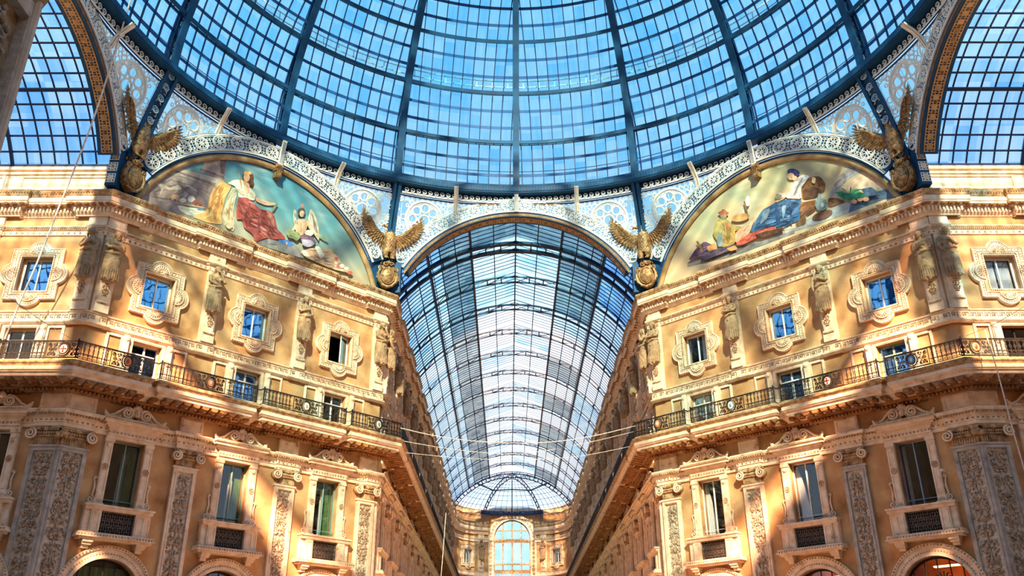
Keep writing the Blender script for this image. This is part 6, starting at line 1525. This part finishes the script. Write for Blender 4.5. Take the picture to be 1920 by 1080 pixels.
# ================================================================== far end of the arcade: curved walls, great window, glass half dome
YE = 87.9; YC = 81.85
seg = list(zip(CURVE, CURVE[1:]))
for sg, w in ((-1, 'left'), (1, 'right')):
    root = empty('wall_end_%s' % w, T((0, 0, 0)), 'curved wall at the far end of the arcade, %s of the great window' % w, 'wall', None, 'structure')
    for i, (a, b) in enumerate(seg):
        a = Vector((a[0] * -sg, a[1])); b = Vector((b[0] * -sg, b[1])); d = (b - a); l = d.length; d.normalize(); inn = Vector((d.y, -d.x)) * (1 if sg < 0 else -1)
        M = wallM((a.x + b.x) / 2, (a.y + b.y) / 2, (-inn.x, -inn.y)); holes = [rect(0, .68, 17.45, 19.07)] if i == 2 else []
        obj('wall_bay', MB().plate([(-l / 2 - .02, 0), (l / 2 + .02, 0), (l / 2 + .02, 24.3), (-l / 2 - .02, 24.3)], holes, 0, .4, STUCCO), root, M)
        p = MB().box(-l / 2, l / 2, -.06, .1, 23.5, 23.62, STONE); p.box(-l / 2, l / 2, -.10, .1, 24.15, 24.35, STONE); obj('parapet_moulding', p, root, M)
        if i == 2:
            put_window(KU['half'], M @ T((0, 0, ZU)), 'small square lobed window on the curved end wall, %s of the great window' % w); obj('dark_room', MB().box(-1, 1, .8, .9, 17, 19.5, DARK), root, M)
        if i == 3: KS[0 if sg < 0 else 2].put('statue', M @ T((0, 0, 16.56)), 'draped stone half-figure on the end wall just %s of the great window' % w, 'statue', 'stone half-figures of the end wall')
WE = wallM(0, YE, (0, 1))
e = obj('wall_end', MB().plate([(-3.05, 0), (3.05, 0), (3.05, 24.45), (-3.05, 24.45)], [arch_pts(0, 20.6, 2.3, 14.2, 28)], 0, .5, STUCCO, back=True)); e.matrix_world = WE; tagit(e, 'flat ochre end wall around the great arched window', 'wall', kind='structure')
m = MB().box(-3.1, 3.1, -.12, .2, 24.3, 24.5, STONE); obj('wall_coping', m, e)
k = Kit(); a = MB().plate(arch_pts(0, 20.6, 3.0, 14.2, 36), [arch_pts(0, 20.6, 2.3, 14.21, 36)], -.10, .05, STONE); a.plate(arch_pts(0, 20.6, 3.05, 14.2, 36), [arch_pts(0, 20.6, 2.92, 14.21, 36)], -.16, -.10, STONE); a.plate(arch_pts(0, 20.6, 2.42, 14.2, 36), [arch_pts(0, 20.6, 2.3, 14.21, 36)], -.16, -.10, STONE)
for i in range(19):
    t = PI * (i + .5) / 19; a.join(rosette(.16 if i % 2 else .10, STONED, 0, 5, .03), T((2.67 * math.cos(t), -.12, 20.6 + 2.67 * math.sin(t))))
for i in range(10):
    for s in (-1, 1): a.join(rosette(.16 if i % 2 else .10, STONED, 0, 5, .03), T((s * 2.67, -.12, 20.3 - i * .5)))
k.add('archivolt', a)
f = MB().plate(arch_pts(0, 20.6, 2.3, 14.2, 28), [arch_pts(0, 20.6, 2.2, 14.25, 28)], .15, .3, STONED)
for x in (-1.16, 0, 1.16): f.box(x - .07, x + .07, .14, .28, 14.2, 20.6 + math.sqrt(2.25 ** 2 - x * x), STONED)
for z, h in ((20.35, .22), (17.5, .08), (21.6, .05), (16.6, .2)): f.box(-2.25, 2.25, .13, .29, z - h, z + h, STONED)
k.add('mullion_frame', f); k.add('pane', MB().plate(arch_pts(0, 20.6, 2.25, 14.2, 24), [], .20, .21, GFROST, back=True))
put_window(k, WE, 'great round-headed window closing the far end of the arcade')
hd = empty('ceiling', T((0, 0, 0)), 'glass half dome closing the vault at the far end', 'half dome', None, 'structure')
def hp(beta, rho, q=1.0):
    x = 7.32 * math.sin(beta) * rho; y = YC + 5.95 * math.cos(beta) * rho; return (x * q, YC + (y - YC) * q, VC + (math.sqrt(VR * VR - (7.32 * rho) ** 2)) * q)
g = MB().loft([[hp(-PI / 2 + PI * i / 24, r / 8, 1.01) for i in range(25)] for r in range(9)], GFROST, closed=False, caps=False); obj('glass_bay', g.mesh('g', True), hd)
m = MB()
for i in range(1, 30):
    b_ = -PI / 2 + PI * i / 30; m.bar([hp(b_, .22 + .78 * j / 8) for j in range(9)], .03, .04, BAR, up=(0, 0, 1))
for r in range(1, 12): m.bar([hp(-PI / 2 + PI * i / 30, r / 12) for i in range(31)], .03, .04, BAR, up=(0, 0, 1))
obj('glazing_bars', m, hd)
for b_, th in ((-31, 1), (31, 1), (0, 0)):
    m = MB(); b_ = R(b_)
    if th:
        for q in (.985, .93): m.bar([hp(b_, .04 + .96 * j / 12, q) for j in range(13)], .09, .09, BLUED, up=(0, 0, 1))
        for j in range(13): m.bar([hp(b_, .04 + .96 * j / 12, .985), hp(b_, .04 + .96 * j / 12, .93)], .12, .12, BLUED, up=(1, 0, 0))
        x, y, z = hp(b_, 1, .96); m.bar([(x, y, z + .3), (x, y - .1, z - 1.2)], .3, .12, BLUED, up=(1, 0, 0))
    else: m.bar([hp(b_, .04 + .96 * j / 12, .99) for j in range(13)], .12, .12, BLUED, up=(0, 0, 1))
    obj('rib', m, hd)
m = MB(); m.bar([hp(-PI / 2 + PI * i / 4, .60, .985) if i not in (1, 3) else hp(R(-31 if i == 1 else 31), .64, .985) for i in range(5)], .14, .14, BLUED, up=(0, 0, 1)); m.bar([hp(-R(33) + R(66) * i / 12, 1.0, .99) for i in range(13)], .5, .2, BLUED, up=(0, 1, 0)); obj('girder', m, hd)
m = MB()   # pierced arch between the vault and the half dome
for q in (.985, .94): m.bar([(x * q, YC, VC + (z - VC) * q) for x, z in [(VR * math.sin(R(-54 + 108 * i / 30)), VC + VR * math.cos(R(-54 + 108 * i / 30))) for i in range(31)]], .10, .08, BLUED, up=(0, 1, 0))
for i in range(31):
    t = R(-54 + 108 * i / 30); m.bar([(VR * .985 * math.sin(t), YC, VC + VR * .985 * math.cos(t)), (VR * .94 * math.sin(t), YC, VC + VR * .94 * math.cos(t))], .12, .10, BLUED, up=(0, 1, 0))
obj('pierced_arch', m, hd)

# ================================================================== carved piers beside the viewer
for sg, w, x0, x1 in ((-1, 'left', -6.42, -6.26), (1, 'right', 6.42, 5.80)):
    root = empty('carved_pier', wallM(sg * 6.55, -18.72, (sg, 0)), 'carved stone pier close to the viewer at the %s edge of the picture' % w, 'pier', 'piers beside the viewer')
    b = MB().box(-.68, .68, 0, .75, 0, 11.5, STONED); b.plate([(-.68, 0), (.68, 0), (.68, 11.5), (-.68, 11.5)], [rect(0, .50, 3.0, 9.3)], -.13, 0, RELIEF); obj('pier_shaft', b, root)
    s = MB()
    for x in (-.59, .59): s.tube([(x, -.13, 0), (x, -.13, 9.6)], .06, STONE, n=8)
    obj('edge_moulding', s, root)
    r_ = relief(51 + sg, .44, 3.0, 9.2); obj('relief_panel', r_.mesh('relief_panel', True), root)
    c = MB(); dx = abs(x1) - 6.55; c.loft([[(-.66, -.14, 9.55), (.66, -.14, 9.55), (.66, .4, 9.55), (-.66, .4, 9.55)], [(-.66, dx, 9.9), (.66, dx, 9.9), (.66, .4, 9.9), (-.66, .4, 9.9)], [(-.7, dx - .1, 10.6), (.7, dx - .1, 10.6), (.7, .4, 10.6), (-.7, .4, 10.6)]], STONED); obj('capital', c, root)

# ================================================================== ropes and wires
def wire(name, pts, r, m, label):
    # smooth the given points
    P = [Vector(p) for p in pts]; out_ = []
    for i in range(len(P) - 1):
        p0 = P[max(i - 1, 0)]; p1 = P[i]; p2 = P[i + 1]; p3 = P[min(i + 2, len(P) - 1)]
        for j in range(5): t = j / 5; out_.append(.5 * ((2 * p1) + (p2 - p0) * t + (2 * p0 - 5 * p1 + 4 * p2 - p3) * t * t + (3 * p1 - p0 - 3 * p2 + p3) * t ** 3))
    out_.append(P[-1]); o = obj(name, MB().tube(out_, r, m, n=6)); tagit(o, label, 'cable'); return o
wire('rope', [(-16.7, 2.8, 31.0), (-17.0, 3.0, 29.57), (-17.73, 3.8, 25.01), (-18.37, 4.4, 22.45), (-19.0, 4.9, 20.17), (-19.51, 5.3, 18.16), (-20.0, 5.6, 16.39), (-20.4, 5.85, 14.75)], .035, ROPE, 'pale twisted rope slanting down from the dome to the balcony at the left edge')
wire('thin_wire', [(-20.6, 5.6, 16.5), (-19.0, 5.62, 15.45), (-17.75, 5.65, 14.72)], .010, IRON, 'thin dark wire running down to the rail at the left outer corner')
wire('thin_wire', [(20.6, 5.6, 16.2), (19.0, 5.62, 15.3), (17.6, 5.65, 14.72)], .010, IRON, 'thin dark wire running down to the rail at the right outer corner')
wire('hanging_cable', [(18.1, 5.15, 14.75), (18.1, 5.0, 12.8), (18.1, 4.95, 10.5), (18.2, 4.9, 7.0)], .022, ROPE, 'pale cable hanging from the balcony rail at the right edge of the picture')
wire('span_wire', [(-6.0, 17.2, 14.40), (-4.01, 17.2, 13.95), (-1.61, 17.2, 13.66), (1.2, 17.2, 13.62), (3.63, 17.2, 13.92), (6.0, 17.2, 14.48)], .022, ROPE, 'pale sagging wire between the two balcony corners, the uppermost')
wire('span_wire', [(-6.0, 17.6, 13.85), (-3.0, 17.6, 13.35), (0, 17.6, 13.15), (3.0, 17.6, 13.6), (6.0, 17.6, 14.3)], .014, ROPE, 'thin sagging wire below the uppermost one between the balcony corners')
wire('span_wire', [(-5.95, 18.6, 13.5), (-3.0, 18.6, 13.2), (0, 18.6, 13.1), (3.0, 18.6, 13.25), (5.95, 18.6, 13.8)], .012, ROPE, 'faintest and lowest of the sagging wires across the far arcade')
wire('hanging_cable', [(-4.45, 30.0, 12.6), (-4.54, 30.0, 10.68), (-4.7, 30.0, 7.5)], .02, ROPE, 'pale thin cable hanging inside the far arcade on the left')
k = Kit(); k.add('camera_body', MB().tube([(0, -.30, 0), (0, -.05, .04)], .055, WOOD, n=10)); k.add('mount', MB().box(-.02, .02, -.12, .1, .0, .05, WOOD))
k.put('security_camera', W_NE @ T((13.75 - LD / 2, -.16, 9.95)), 'small white camera beside the outermost tall window of the right wall', 'camera')
